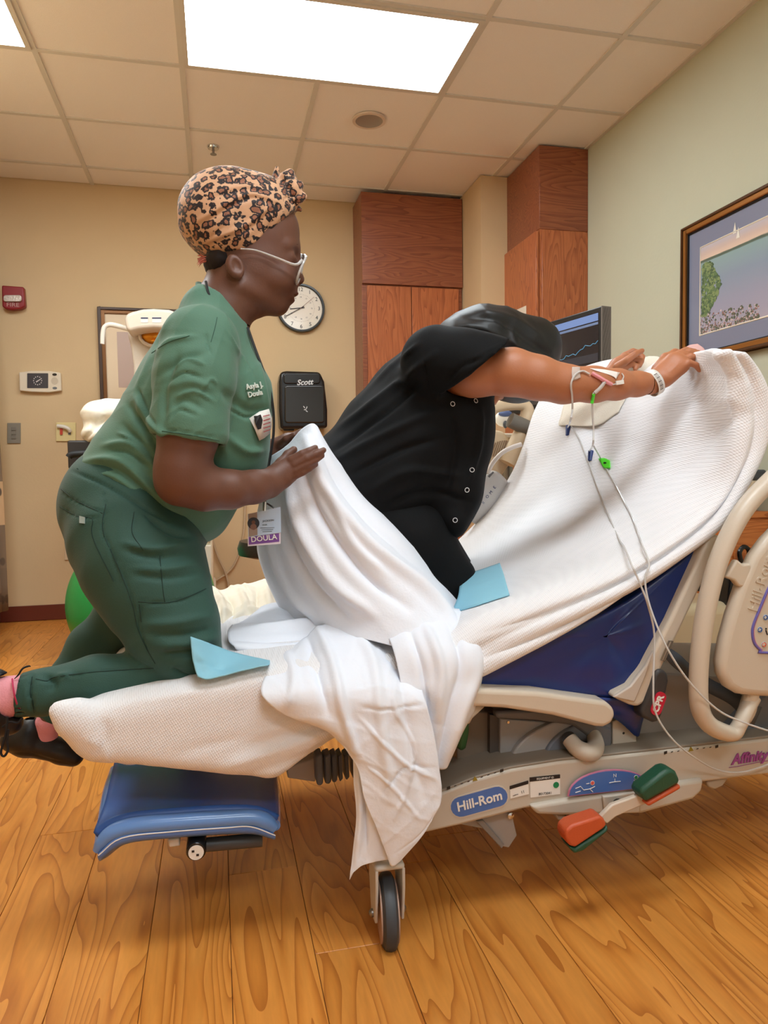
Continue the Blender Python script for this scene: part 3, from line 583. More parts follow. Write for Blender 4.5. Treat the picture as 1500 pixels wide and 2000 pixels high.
def line(pts, s, r, m, nm): return MB().tube([L(PB(x, y, s)) for x, y in pts], r, 5).build(nm, m, bed)
disc(1157, 1529, -.0142, .0048, wht, 'label_dot'); disc(1157, 1529, -.0147, .004, mat('dot_red', (214, 90, 80), .5), 'label_dot'); disc(1242, 1518, -.0142, .0048, wht, 'label_dot'); disc(1242, 1518, -.0147, .0038, mat('dot_green', (20, 130, 80), .5), 'label_dot')
for pts in ([(1140, 1543), (1152, 1541), (1162, 1536)], [(1152, 1541), (1158, 1547)], [(1190, 1529), (1201, 1527), (1212, 1526)], [(1201, 1527), (1201, 1521)], [(1238, 1524), (1250, 1527), (1264, 1530)], [(1250, 1527), (1256, 1522)], [(1145, 1531), (1151, 1530)], [(1250, 1517), (1258, 1516)], [(1124, 1540), (1134, 1536), (1140, 1543)], [(1124, 1548), (1134, 1545)]): line(pts, -.0142, .0008, wht, 'label_figure')
text('Affinity', 'model_lettering', mat('purple_print', (150, 70, 140), .4), bed, L(PB(1429, 1485, -.0016)), (1, 0, .03), (0, 0, 1), .0325, .0006, align='LEFT', shear=.25, bold=.0012)
line([(1424, 1499), (1440, 1497), (1480, 1489), (1510, 1484)], -.0014, .0007, mat('purple_print', (150, 70, 140), .4), 'model_underline')
for (xa, ya_, xb, yb_) in ((876, 1540, 980, 1506), (1300, 1471, 1400, 1459)):
    for k in range(9):
        if k == 4: continue
        a = k/8; x, y = xa+(xb-xa)*a, ya_+(yb_-ya_)*a; MB().box(L(PB(x, y-1, -.0012)), (.0075 if k in (0, 8) else .005, .0006, .006 if k in (0, 8) else .0016), X=(1, 0, .2)).build('scale_mark', blk, bed, smooth=False)
    MB().prism([L(PB(xa+(xb-xa)/2+dx, ya_+(yb_-ya_)/2+dy, -.0012)) for dx, dy in ((-5, 3), (5, 1), (-.5, -7))], (0, .001, 0)).build('warning_mark', mat('warn_yellow', (150, 130, 40), .5), bed, smooth=False)
# front caster
cs = MB(); cst = mat('caster_fork', (206, 200, 192), .4)
def wl(x, y, s=-.05): return L(PB(x, y, s))
cc0 = wl(757, 1778, -.005); rw = .073
whl = MB().lathe(cc0-[.016, 0, 0], (1, -.12, 0), [(.03, 0), (rw-.012, .001), (rw-.003, .006), (rw, .016), (rw-.003, .026), (rw-.012, .031), (.03, .032)], 48).build('wheel', mat('tyre_grey', (62, 66, 72), .55, bump=.2, bscale=120), bed)
MB().lathe(cc0-[.018, 0, 0], (1, -.12, 0), [(.02, 0), (rw-.016, .0), (rw-.016, .036), (.02, .036)], 32).build('wheel_hub', mat('hub_tan', (186, 150, 130), .5), whl)
for sx in (-1, 1):
    p0 = cc0+np.array([sx*.024, 0, 0]); MB().prism([p0+np.array([0, a, b]) for a, b in ((-.018, -.012), (.018, -.012), (.034, .06), (.034, .10), (-.03, .10), (-.03, .06))], (sx*.006, 0, 0)).build('fork_arm', cst, bed, bevel=.002)
    MB().lathe(p0+np.array([sx*.004, 0, 0]), (sx, 0, 0), [(.008, 0), (.008, .006), (.004, .01)], 12).build('axle_nut', steel, bed)
MB().box(cc0+np.array([0, .002, .103]), (.06, .064, .012)).build('fork_crown', cst, bed, bevel=.006, seg=3)
MB().tube([cc0+np.array([0, .002, .105]), cc0+np.array([0, .002, .16])], .02, 16).build('stem', cst, bed)
# body covers above the beam
plate([(893, 1386), (975, 1392), (975, 1498), (893, 1528)], .10, .6).build('lower_cover', mat('cover_dim', (120, 106, 92), .55), bed, bevel=.004)
plate([(957, 1396), (978, 1400), (978, 1500), (957, 1504)], .085, .3).build('cover_strip', mat('cover_strip', (78, 72, 68), .55), bed)
plate([(977, 1403), (1195, 1420), (1195, 1482), (1100, 1494), (977, 1510)], .075, .3).build('side_panel', lite, bed, bevel=.003)
arc = [(996, 1498)]+[(1180-184*cos(a), 1500-104*sin(a)) for a in np.linspace(.12, 1.35, 10)]+[(1195, 1400), (1195, 1484), (1090, 1490)]
plate(arc, .06, .09).build('arm_cover', mat('arm_cover_grey', (164, 160, 158), .45), bed, bevel=.004)
arc2 = [(1062, 1492)]+[(1180-118*cos(a), 1494-86*sin(a)) for a in np.linspace(.12, 1.3, 10)]+[(1195, 1410), (1195, 1484)]
plate(arc2, .05, .075).build('pivot_cover', mat('pivot_blue_grey', (112, 118, 130), .45), bed, bevel=.004)
plate([(968, 1390), (1060, 1386), (1150, 1404), (1196, 1424), (1196, 1478), (1170, 1482), (1150, 1440), (1120, 1418), (1050, 1408), (970, 1404)], .045, .07).build('shade_cover', mid, bed, bevel=.006, seg=2)
MB().tube([L(PB(x, y, s)) for x, y, s in ((1112, 1444, .03), (1128, 1462, .01), (1150, 1470, .0), (1163, 1460, .02), (1160, 1438, .05), (1150, 1425, .07))], [.017, .0185, .0195, .019, .017, .016], 18, smooth=5).build('arm_tube', frame_m, bed)
MB().tube([L(PB(1110, 1441, .028)), L(PB(1113, 1445, .031))], .0155, 18).build('tube_collar', dgrey_pl, bed)
plate([(1197, 1410), (1206, 1405), (1243, 1436), (1244, 1473), (1197, 1480)], .05, .3).build('end_panel', frame_m, bed, bevel=.002)
MB().lathe(L(PB(1218, 1432, .05)), (0, -1, 0), [(.003, 0), (.002, .001)], 10).build('screw', blk, bed)
for y in (1410, 1496): MB().lathe(L(PB(992, y, .075)), (0, -1, 0), [(.0035, 0), (.003, .003)], 12).build('screw', chrome, bed)
dk_cover = mat('cover_charcoal', (146, 138, 130), .5)
plate([(1243, 1310), (1500, 1330), (1700, 1330), (1700, 1420), (1500, 1440), (1246, 1470), (1241, 1464)], .09, .5).build('rear_cover', dk_cover, bed, bevel=.006)
plate([(1425, 1435), (1500, 1350), (1700, 1300), (1700, 1420), (1500, 1437), (1428, 1445)], .05, .3).build('rear_cover_panel', mat('cover_slate', (112, 118, 126), .5), bed, bevel=.01)
# arm rail (beige) under the seat
r0 = [(905, 1346), (960, 1348), (1050, 1352), (1150, 1366), (1185, 1371), (1199, 1382), (1203, 1397), (1196, 1413), (1180, 1421), (1165, 1420), (1080, 1398), (985, 1384), (905, 1380)]
plate(r0, -.03, .03).build('seat_side_rail', beige_pl, bed, bevel=.01, seg=4)
plate([(905, 1384), (920, 1378), (950, 1380), (924, 1404), (917, 1417), (905, 1410)], -.01, .03).build('rail_bracket', frame_m, bed, bevel=.005)
# calf mechanism hanging under the foot section
for k, (x, w_) in enumerate(((616, 14), (632, 14), (646, 12), (660, 8), (672, 9), (686, 8))):
    plate([(x, 1478), (x+w_, 1472), (x+w_+2, 1530-k*3), (x+w_-3, 1536-k*3), (x+3, 1534-k*3)], .12+.015*k, .16+.015*k).build('bellows_fold', mat('bellows_grey', (92, 94, 100), .5), bed, bevel=.004)
plate([(560, 1500), (616, 1480), (616, 1528), (562, 1520)], .2, .5).build('foot_bracket', mat('foot_bracket_grey', (168, 158, 150), .5), bed, bevel=.003)
# blue mattress: seat part and head part
navy = mat('navy_vinyl', (14, 44, 112), .32, bump=.1, bscale=40, coat=.15)
seat_w = []
seat_prof = [(880, 1240), (1000, 1250), (1180, 1200), (1300, 1120), (1390, 1050), (1398, 1080), (1340, 1180), (1290, 1270), (1255, 1345), (1215, 1372), (1170, 1366), (1020, 1352), (900, 1344)]
def slab(prof_px, s_list, scale_ed, name, m, strokes=(), wr=None, n_in=6):
    base = np.array([PB(x, y, s_list[0])[[0, 2]] for x, y in prof_px]); c = base.mean(0); rows = []
    P = cr_spline(np.c_[base], 8, True); k = len(P); V = []; Fc = []
    for s_, sc_ in zip(s_list, scale_ed): V += [np.array([c[0]+(p[0]-c[0])*sc_, s_, c[1]+(p[1]-c[1])*sc_]) for p in P]
    for j in range(len(s_list)-1): Fc += [(j*k+i, j*k+(i+1) % k, (j+1)*k+(i+1) % k, (j+1)*k+i) for i in range(k)]
    return V, Fc, k, c
def mattress(prof_px, s0, s1, name, m, strokes=(), wr=None, parent=bed, rnd=.02, loc=None):
    base = np.array([PB(x, y, s0)[[0, 2]] for x, y in prof_px]) if loc is None else np.array(loc, float); P = cr_spline(base, 6, True); c = P.mean(0); k = len(P); V = []; Fc = []
    radii = [0.02, .3, .55, .8, .93, .985, 1, 1, 1, 1, 1, .985, .93, .6, .02]; ss = [s0]*4+[s0+rnd*.12, s0+rnd*.5, s0+rnd]+list(np.linspace(s0+rnd, s1-rnd, 5))[1:-1]+[s1-rnd, s1-rnd*.5, s1, s1, s1]
    radii = [0.02, .25, .5, .7, .86, .96, .99, 1.0]+[1.0]*4+[.98, .6, .02]; ss = [s0, s0, s0, s0, s0+.001, s0+rnd*.15, s0+rnd*.5, s0+rnd]+list(np.linspace(s0+rnd, s1-rnd, 6))[1:-1]+[s1-rnd*.5, s1, s1]
    for r_, s_ in zip(radii, ss): V += [(c[0]+(p[0]-c[0])*r_, s_, c[1]+(p[1]-c[1])*r_) for p in P]
    for j in range(len(ss)-1): Fc += [(j*k+i, j*k+(i+1) % k, (j+1)*k+(i+1) % k, (j+1)*k+i) for i in range(k)]
    Pw = L(np.array(V)); Q = np.array(Fc); D = np.zeros(len(Pw)); N = vnormals(Pw, Q); N *= -1 if np.mean(np.sum(N*(Pw-Pw.mean(0)), 1)) < 0 else 1
    if strokes: D += strokes_disp(Pw, strokes)
    if wr: D += ridges(Pw, **wr)
    o = raw(name, Pw+N*D[:, None], Q, m, parent); bm = bmesh.new(); bm.from_mesh(o.data); bmesh.ops.recalc_face_normals(bm, faces=bm.faces); bm.to_mesh(o.data); bm.free(); k_ = o.modifiers.new('u', 'SUBSURF'); k_.levels = k_.render_levels = 1; return o
mattress(seat_prof, .012, .86, 'mattress', navy, strokes=[([(1240, 1180), (1215, 1215), (1228, 1250), (1200, 1300)], 6, .006), ([(1215, 1195), (1200, 1240), (1212, 1290)], 9, -.006), ([(1120, 1290), (1180, 1310), (1260, 1300)], 9, .006), ([(1140, 1320), (1200, 1330)], 6, -.004), ([(1010, 1330), (1140, 1352)], 5, -.004)], wr=dict(amp=.003, freq=22, seed=3))
# lower flap of the vinyl cover
P_, Q_ = cloth([[(1160, 1360, .02), (1205, 1362, .01), (1262, 1340, .015), (1268, 1345, .02)], [(1185, 1392, .02), (1215, 1392, .015), (1250, 1385, .02), (1266, 1370, .02)], [(1213, 1410, .03), (1225, 1416, .03), (1240, 1420, .03), (1254, 1405, .03)], [(1238, 1434, .04), (1242, 1436, .04), (1245, 1437, .04), (1247, 1434, .04)]], 5, 5)
raw('cover_flap', P_, Q_, navy, bed, solid=.003)
# head frame bar
plate([(1388, 1040), (1416, 1050), (1300, 1290), (1262, 1372), (1246, 1381), (1232, 1378), (1198, 1362), (1205, 1354), (1232, 1340), (1262, 1300), (1310, 1210)], -.012, .02).build('head_frame_bar', beige_pl, bed, bevel=.008, seg=4)
plate([(1198, 1362), (1232, 1340), (1262, 1300), (1278, 1270), (1262, 1320), (1240, 1372)], -.016, -.006).build('bar_inner_edge', mat('bar_edge', (196, 184, 172), .4), bed, bevel=.003)
MB().prism([L((u, s, z)) for u, s, z in ((.60, .03, .55), (.95, .03, 1.10), (.962, .03, 1.085), (.615, .03, .53))], (0, .8, 0)).build('back_panel', mat('back_panel', (170, 160, 146), .5), bed, bevel=.01)
# CPR handle
plate([(1279, 1318), (1286, 1308), (1297, 1308), (1305, 1316), (1307, 1330), (1294, 1396), (1288, 1410), (1276, 1412), (1256, 1402), (1254, 1388), (1272, 1340)], -.02, .02).build('release_handle', mat('handle_grey', (58, 56, 57), .45), bed, bevel=.008, seg=4)
plate(slant(1282, 1387, 1291, 1362, 0, 21), -.0225, -.019).build('release_label', mat('label_red', (196, 30, 60), .35), bed, smooth=False)
cx_ = L(PB(1293, 1358, 0))-L(PB(1280, 1392, 0)); text('CPR', 'release_lettering', wht, bed, L(PB(1286, 1375, -.0232)), cx_, (-1, 0, .3), .0205, .0004, bold=.0008)
# strap
P_, Q_ = cloth([[(1292, 1275, .0), (1302, 1262, .0)], [(1312, 1300, .0), (1326, 1278, .0)], [(1340, 1322, .02), (1352, 1302, .02)], [(1378, 1350, .03), (1388, 1326, .03)], [(1428, 1378, -.005), (1440, 1352, -.005)], [(1455, 1412, -.03), (1474, 1376, -.03)], [(1468, 1420, .0), (1486, 1380, .0)]], 6, 2)
raw('strap', P_, Q_, mat('strap_grey', (70, 75, 82), .6), bed, solid=.003)
MB().tube([L(PB(x, y, -.018)) for x, y in ((1291, 1290), (1297, 1291), (1314, 1252), (1307, 1252))], .0022, 6, closed=True).build('strap_buckle', steel, bed)
# near side rail
rb = beige_pl
MB().tube([L(PB(x, y, s)) for x, y, s in ((1640, 860, -.03), (1560, 895, -.05), (1506, 938, -.055), (1450, 1000, -.06), (1407, 1085, -.06), (1382, 1175, -.06), (1368, 1265, -.06), (1364, 1340, -.06), (1368, 1386, -.06), (1384, 1414, -.06), (1408, 1428, -.06), (1432, 1432, -.06), (1444, 1416, -.06), (1455, 1392, -.055), (1470, 1362, -.045))], [.021]*6+[.0205]*5+[.018, .0165, .017, .018], 20, smooth=6, flat=.9).build('side_rail_handle', rb, bed)
side = [(1760, 960), (1600, 985), (1540, 1010), (1500, 1050), (1474, 1085), (1450, 1140), (1430, 1200), (1416, 1250), (1408, 1295), (1410, 1320), (1424, 1345), (1446, 1358), (1480, 1362), (1560, 1366), (1760, 1362)]
plate(side, -.075, -.04).build('side_rail_panel', rb, bed, bevel=.016, seg=5)
plate([(1418, 1128), (1440, 1092), (1452, 1102), (1466, 1100), (1470, 1108), (1462, 1138), (1452, 1148), (1443, 1146), (1434, 1134)], -.072, -.055).build('rail_link', rb, bed, bevel=.008, seg=4)
MB().tube([L(PB(x, y, s)) for x, y, s in ((1468, 1352, -.05), (1460, 1384, -.045), (1452, 1404, -.05))], [.016, .018, .016], 14, smooth=3).build('rail_post', rb, bed)
rail_dir = L(PB(1492, 1140, 0))-L(PB(1470, 1215, 0))
text('Hill-Rom', 'embossed_lettering', rb, bed, L(PB(1470, 1194, -.0755)), rail_dir, (-1, 0, .28), .034, .0016, align='LEFT')
pan = [(1512, 1130), (1500, 1150), (1484, 1188), (1472, 1218), (1469, 1236), (1473, 1256), (1486, 1270), (1500, 1275), (1700, 1275)]
MB().tube([L(PB(x, y, -.0755)) for x, y in pan], .0028, 8, smooth=5).build('label_outline', mat('outline_violet', (104, 96, 170), .4), bed)
MB().tube([L(PB(x+3.2, y-.5, -.0756)) for x, y in pan], .0012, 6, smooth=5).build('label_outline', mat('label_pink', (196, 120, 150), .4), bed)
for x, y, m_ in ((1495, 1206, mat('button_blue', (50, 84, 148), .35)), (1484, 1230, mat('button_blue', (50, 84, 148), .35)), (1492, 1259, mat('button_orange', (212, 96, 56), .35))):
    disc(x, y, -.0755, .0062, mat('button_ring', (176, 196, 214), .4), 'button_ring', .001); disc(x, y, -.076, .0052, m_, 'button', .0015)
    for a in (.3, .3+pi/2): MB().box(L(PB(x, y, -.0778)), (.0066, .0006, .0018), X=(cos(a), 0, sin(a)), Z=(-sin(a), 0, cos(a))).build('button_cross', wht, bed, smooth=False)
disc(1496, 1228, -.0757, .0018, blk, 'pictogram'); line([(1496, 1231), (1499, 1240)], -.076, .0014, blk, 'pictogram')
# far side rail
MB().tube([L(PB(x, y, .93)) for x, y in ((930, 860), (940, 815), (965, 796), (1000, 790), (1024, 792), (1030, 808), (1020, 840), (1008, 868), (990, 905))], [.022, .022, .021, .02, .021, .024, .026, .028, .03], 16, smooth=5).build('far_rail_handle', mat('rail_warm_beige', (214, 190, 156), .4), bed)
plate([(900, 960), (925, 850), (945, 836), (985, 842), (1008, 872), (1002, 900), (960, 960), (930, 985), (900, 990)], .95, .99).build('far_rail_panel', mat('rail_warm_beige', (214, 190, 156), .4), bed, bevel=.014, seg=4)
for k in range(11):
    x = 957+k*4.0; hh = 22*sqrt(max(0, 1-((k-5)/6)**2)); line_ = MB().tube([L(PB(x-hh*.25+3, 877+hh*.75, .949)), L(PB(x+hh*.25+3, 877-hh*.75, .949))], .0022, 5).build('speaker_slot', mat('slot_brown', (150, 122, 92), .6), bed)
MB().tube([L(PB(x, y, .915)) for x, y in ((996, 820), (1034, 838))], .026, 16).build('rail_band', mat('band_grey', (112, 106, 96), .5), bed)
MB().lathe(L(PB(1022, 862, .93)), (0, -1, 0), [(.012, 0), (.012, .02), (.008, .024)], 16).build('orange_cap', mat('amber_cap', (200, 130, 60), .4), bed)
# the raised blue foot support under the foot end
ft = thing('foot_support', 'blue padded foot support low under the sheeted foot end of the bed', 'foot support')
lb_ = mat('light_blue_vinyl', (98, 142, 206), .25, coat=.3); db_ = mat('mid_blue_vinyl', (44, 92, 168), .42)
def dome(rows, nu, nv): return cloth(rows, nu, nv)
top = [[(222, 1500, .42), (300, 1498, .45), (400, 1498, .46), (480, 1500, .45), (532, 1508, .42)], [(214, 1540, .26), (300, 1532, .28), (400, 1530, .28), (480, 1532, .28), (536, 1550, .26)], [(204, 1590, .12), (260, 1585, .12), (400, 1580, .12), (490, 1578, .12), (538, 1588, .12)], [(194, 1640, .05), (236, 1614, .05), (320, 1602, .05), (480, 1594, .05), (536, 1612, .05)]]
P_, Q_ = cloth(top, 6, 6); raw('pad', P_, Q_, db_, ft, solid=.02)
MB().tube([L(PB(x, y, .04)) for x, y in ((190, 1662), (200, 1644), (222, 1625), (262, 1613), (340, 1606), (430, 1600), (490, 1597), (518, 1604), (536, 1618))], [.009, .013, .0155, .016, .016, .016, .016, .016, .012], 16, smooth=6).build('front_roll', lb_, ft)
MB().tube([L(PB(x, y, s)) for x, y, s in ((196, 1655, .05), (203, 1600, .13), (212, 1545, .26), (224, 1505, .42))], .012, 14, smooth=5).build('side_roll', lb_, ft)
MB().tube([L(PB(x, y, s)) for x, y, s in ((537, 1612, .05), (538, 1588, .13), (537, 1550, .26), (533, 1506, .42))], .011, 14, smooth=5).build('side_roll', lb_, ft)
P_, Q_ = cloth([[(192, 1666, .03), (236, 1632, .03), (330, 1622, .03), (480, 1612, .03), (536, 1628, .03)], [(192, 1678, .035), (240, 1645, .035), (330, 1633, .035), (480, 1624, .035), (538, 1636, .035)], [(205, 1672, .09), (250, 1642, .09), (330, 1630, .09), (480, 1622, .09), (530, 1632, .09)]], 4, 6); raw('skirt', P_, Q_, mat('skirt_blue', (84, 120, 184), .35), ft, solid=.004)
MB().tube([L(PB(x, y, .026)) for x, y in ((192, 1671), (238, 1637), (330, 1625), (440, 1617), (490, 1615), (538, 1632))], .0012, 6, smooth=5).build('piping', wht, ft)
plate([(328, 1640), (350, 1637), (352, 1653), (330, 1656)], .05, .09).build('latch', cst, ft, bevel=.003)
MB().tube([L(PB(400, 1650, .07)), L(PB(512, 1640, .07))], .0135, 16).build('roller', dgrey_pl, ft)
MB().lathe(L(PB(383, 1662, .03)), (0, -1, 0), [(.019, -.06), (.019, 0), (.0165, .003), (.001, .003)], 24).build('release_knob', black_pl, ft)
MB().lathe(L(PB(383, 1665, .0265)), (0, -1, 0), [(.0145, 0), (.0145, .001)], 24).build('knob_label', wht, ft)
for x, y in ((377, 1663), (386, 1670)): MB().box(L(PB(x, y, .025)), (.005, .0008, .004)).build('knob_mark', blk, ft, smooth=False)
MB().box((L((-.36, .66, .30))), (.1, .08, .22)).build('support_bracket', mid, ft, bevel=.01)
# ================================================================ bed linen
sheet_m = mat('blanket_white', (234, 233, 236), .85, weave=.4, wscale=78, bump=.15, bscale=300, sheen=.2)
cot = mat('cotton_white', (234, 238, 248), .75, bump=.25, bscale=180)
# foot section: mattress core wrapped in a blanket
sd = SDF((-.75, -.06, .24), (.32, .96, .72), .008)
zc = lambda u: .30+.16*(u+.6)
def foot_block():
    X, Y, Z_ = sd.ax; x = X[:, None, None]; y = Y[None, :, None]; z = Z_[None, None, :]
    zt = .50+.13*np.clip((x+.56)/.75, -1, .42)+.02*np.sin(y*5); zb = .40-.068*np.clip((x+.52)/.3, 0, 1)+.085*np.clip((x+.2)/.15, 0, 1)-0*y; r = .035
    # superelliptic box
    dx = np.maximum(np.abs(x+.22)-(.33-r), 0); dy = np.maximum(np.abs(y-.43)-(.43-r), 0); cz = (zt+zb)/2; hz = (zt-zb)/2; dz = np.maximum(np.abs(z-cz)-(hz-r), 0)
    return (np.sqrt(dx**2+dy**2+dz**2)-r).astype(np.float32)
sd.F = foot_block()
# bunched corner at the near foot end and soft pile behind
sd.chain([n(118, 1392, .02, 14), n(140, 1405, .03, 27), n(190, 1425, .06, 44), n(260, 1440, .12, 50)], k=.03)
sd.cap(PB(108, 1384, .02), PB(150, 1388, .03), .008, .022, .02)
sd.chain([((-.56, .62, .40), .04), ((-.60, .75, .40), .035), ((-.5, .84, .42), .04)], k=.05)
P_, Q_ = sculpt(sd, strokes=[([(200, 1400), (205, 1440), (190, 1480)], 7, -.008), ([(330, 1480), (450, 1452), (560, 1440), (640, 1400)], 13, -.004), ([(430, 1500), (540, 1465), (660, 1420)], 9, .006), ([(470, 1520), (590, 1480), (680, 1430)], 9, -.006), ([(360, 1480), (500, 1440), (650, 1370)], 8, .003), ([(220, 1385), (300, 1365), (420, 1345)], 8, .004), ([(165, 1440), (200, 1462), (215, 1490)], 6, .005)], wr=dict(amp=.0022, freq=26, seed=5, n=6), sm=3)
foot = raw('foot_section', P_, Q_, sheet_m, bed); tag(foot, 'foot section wrapped in a white woven blanket')
# head blanket
near = [(690, 1356), (800, 1302), (880, 1248), (935, 1212), (1060, 1163), (1200, 1108), (1320, 1036), (1395, 968), (1428, 895), (1436, 820), (1428, 755), (1414, 714), (1400, 688)]
far = [(690, 1200), (790, 1160), (850, 1112), (880, 1076), (935, 1021), (991, 944), (1020, 880), (1047, 800), (1078, 752), (1130, 726), (1180, 712), (1220, 708), (1256, 706)]
low = [(700, 1410), (800, 1372), (880, 1342), (935, 1316), (1060, 1252), (1200, 1172), (1330, 1085), (1405, 1015), (1458, 935), (1488, 865), (1496, 800), (1478, 738), (1446, 694)]
sN, sF = .01, .86
def back(a): return a+[a[-1]+np.array([.035, 0, -.015]), a[-1]+np.array([.06, 0, -.08]), a[-1]+np.array([.06, 0, -.30])]
nl_ = back([PB(x, y, sN) for x, y in near]); fl_ = back([PB(x, y, sF) for x, y in far]); rows = []
rows.append([np.array([p[0]+.02, sF+.02, p[2]-.14]) for p in fl_]); 
for t_, sag in ((0, 0), (.12, .004), (.35, -.0), (.6, -.0), (.85, .004), (.97, .004), (1, -.003)):
    rows.append([fl_[i]*(1-t_)+nl_[i]*t_+np.array([0, 0, sag]) for i in range(len(nl_))])
ll = [PB(x, y, sN-.012) for x, y in low]; ll += [ll[-1]+np.array([.02, .02, -.03]), ll[-1]+np.array([.03, .03, -.1]), ll[-1]+np.array([.03, .03, -.3])]
for t_, ds in ((.25, -.018), (.5, -.012), (.75, -.02), (1, -.012)): rows.append([nl_[i]*(1-t_)+ll[i]*t_+np.array([0, ds, 0]) for i in range(len(nl_))])
rows.append([ll[i]+np.array([0, .03, -.004]) for i in range(len(nl_))]); rows.append([ll[i]+np.array([0, .10, .01]) for i in range(len(nl_))])
st = [([(950, 1262), (1100, 1205), (1260, 1128), (1400, 1020), (1468, 900)], 9, .009), ([(935, 1290), (1080, 1232), (1250, 1145), (1400, 1040)], 6, -.008), ([(935, 1240), (1080, 1192), (1240, 1122), (1390, 1010), (1462, 890)], 6, -.007), ([(1050, 1090), (1200, 1040), (1380, 930), (1470, 830)], 18, .006), ([(1120, 800), (1180, 900), (1060, 1060)], 30, -.012), ([(1160, 1010), (1330, 920), (1440, 800)], 10, -.005), ([(1200, 860), (1330, 830), (1450, 760)], 12, .005), ([(1230, 900), (1350, 870), (1470, 800)], 9, -.004), ([(1345, 722), (1390, 700), (1430, 690)], 10, .004), ([(1350, 750), (1400, 732), (1445, 740)], 8, -.003), ([(1300, 790), (1380, 770), (1460, 790)], 7, .004), ([(1285, 760), (1330, 735), (1350, 720)], 8, -.006), ([(1255, 780), (1240, 840), (1180, 940)], 16, .008), ([(930, 1140), (1100, 1100), (1250, 1040), (1400, 930)], 9, -.004)]
P_, Q_ = cloth(rows, 6, 7, local=True, strokes=st, wr=dict(amp=.0022, freq=17, seed=11, n=6))
BL = Surf(P_, Q_); hb = raw('blanket', P_, Q_, sheet_m, None, solid=.004); tag(hb, 'white woven blanket stretched over the raised head of the bed', 'blanket')
# ================================================================ people
skinA = mat('skin_deep_brown', (102, 64, 48), .5, sss=.06, bump=.15, bscale=260, var=.06, vscale=9); skinB = mat('skin_warm_brown', (176, 112, 76), .48, sss=.08, bump=.15, bscale=260, var=.05, vscale=9)
scrub_t = mat('scrub_top_green', (80, 119, 99), .75, bump=.3, bscale=500, sheen=.15); scrub_p = mat('scrub_trouser_green', (38, 76, 66), .72, bump=.3, bscale=500, sheen=.1)
blk_c = mat('black_jersey', (5, 6, 8), .8, bump=.2, bscale=500, spec=.22); scarf_c = mat('black_satin', (11, 13, 15), .48, bump=.1, bscale=200)
def leopard():
    m, t, b = nt('leopard_jersey'); lk = t.links.new; tc = node(t, 'ShaderNodeTexCoord'); nz = node(t, 'ShaderNodeTexNoise', Scale=60.0, Detail=2.0); lk(tc.outputs['Object'], nz.inputs['Vector'])
    mx = node(t, 'ShaderNodeMix', data_type='VECTOR'); mx.inputs[0].default_value = .012; lk(tc.outputs['Object'], mx.inputs[4]); lk(nz.outputs['Color'], mx.inputs[5])
    v = node(t, 'ShaderNodeTexVoronoi', Scale=60.0, Randomness=.8); lk(mx.outputs[1], v.inputs['Vector'])
    n2 = node(t, 'ShaderNodeTexNoise', Scale=150.0, Detail=1.0); lk(tc.outputs['Object'], n2.inputs['Vector']); a = node(t, 'ShaderNodeMath', operation='MULTIPLY_ADD'); lk(n2.outputs[0], a.inputs[0]); a.inputs[1].default_value = .5; lk(v.outputs['Distance'], a.inputs[2])
    r = node(t, 'ShaderNodeValToRGB'); lk(a.outputs[0], r.inputs[0]); e = r.color_ramp.elements; e[0].position = .0; e[0].color = lin((138, 88, 66))+(1,); e[1].position = 1; e[1].color = lin((206, 160, 124))+(1,)
    for p, c in ((.52, (150, 98, 72)), (.56, (34, 24, 26)), (.76, (34, 24, 26)), (.82, (206, 160, 124))): x = e.new(p); x.color = lin(c)+(1,)
    lk(r.outputs[0], b.inputs['Base Color']); b.inputs['Roughness'].default_value = .62; b.inputs['Specular IOR Level'].default_value = .3; b.inputs['Sheen Weight'].default_value = .2; return m
leo = leopard()
def sub(sd, x, y, s, r): c, q = n(x, y, s, r); sd.ell(c, (q, q, q), k=.004, op=-1)
def rotm(deg):                                              # rotation in the bed's side plane
    a = radians(deg); return np.array([[cos(a), 0, sin(a)], [0, 1, 0], [-sin(a), 0, cos(a)]])
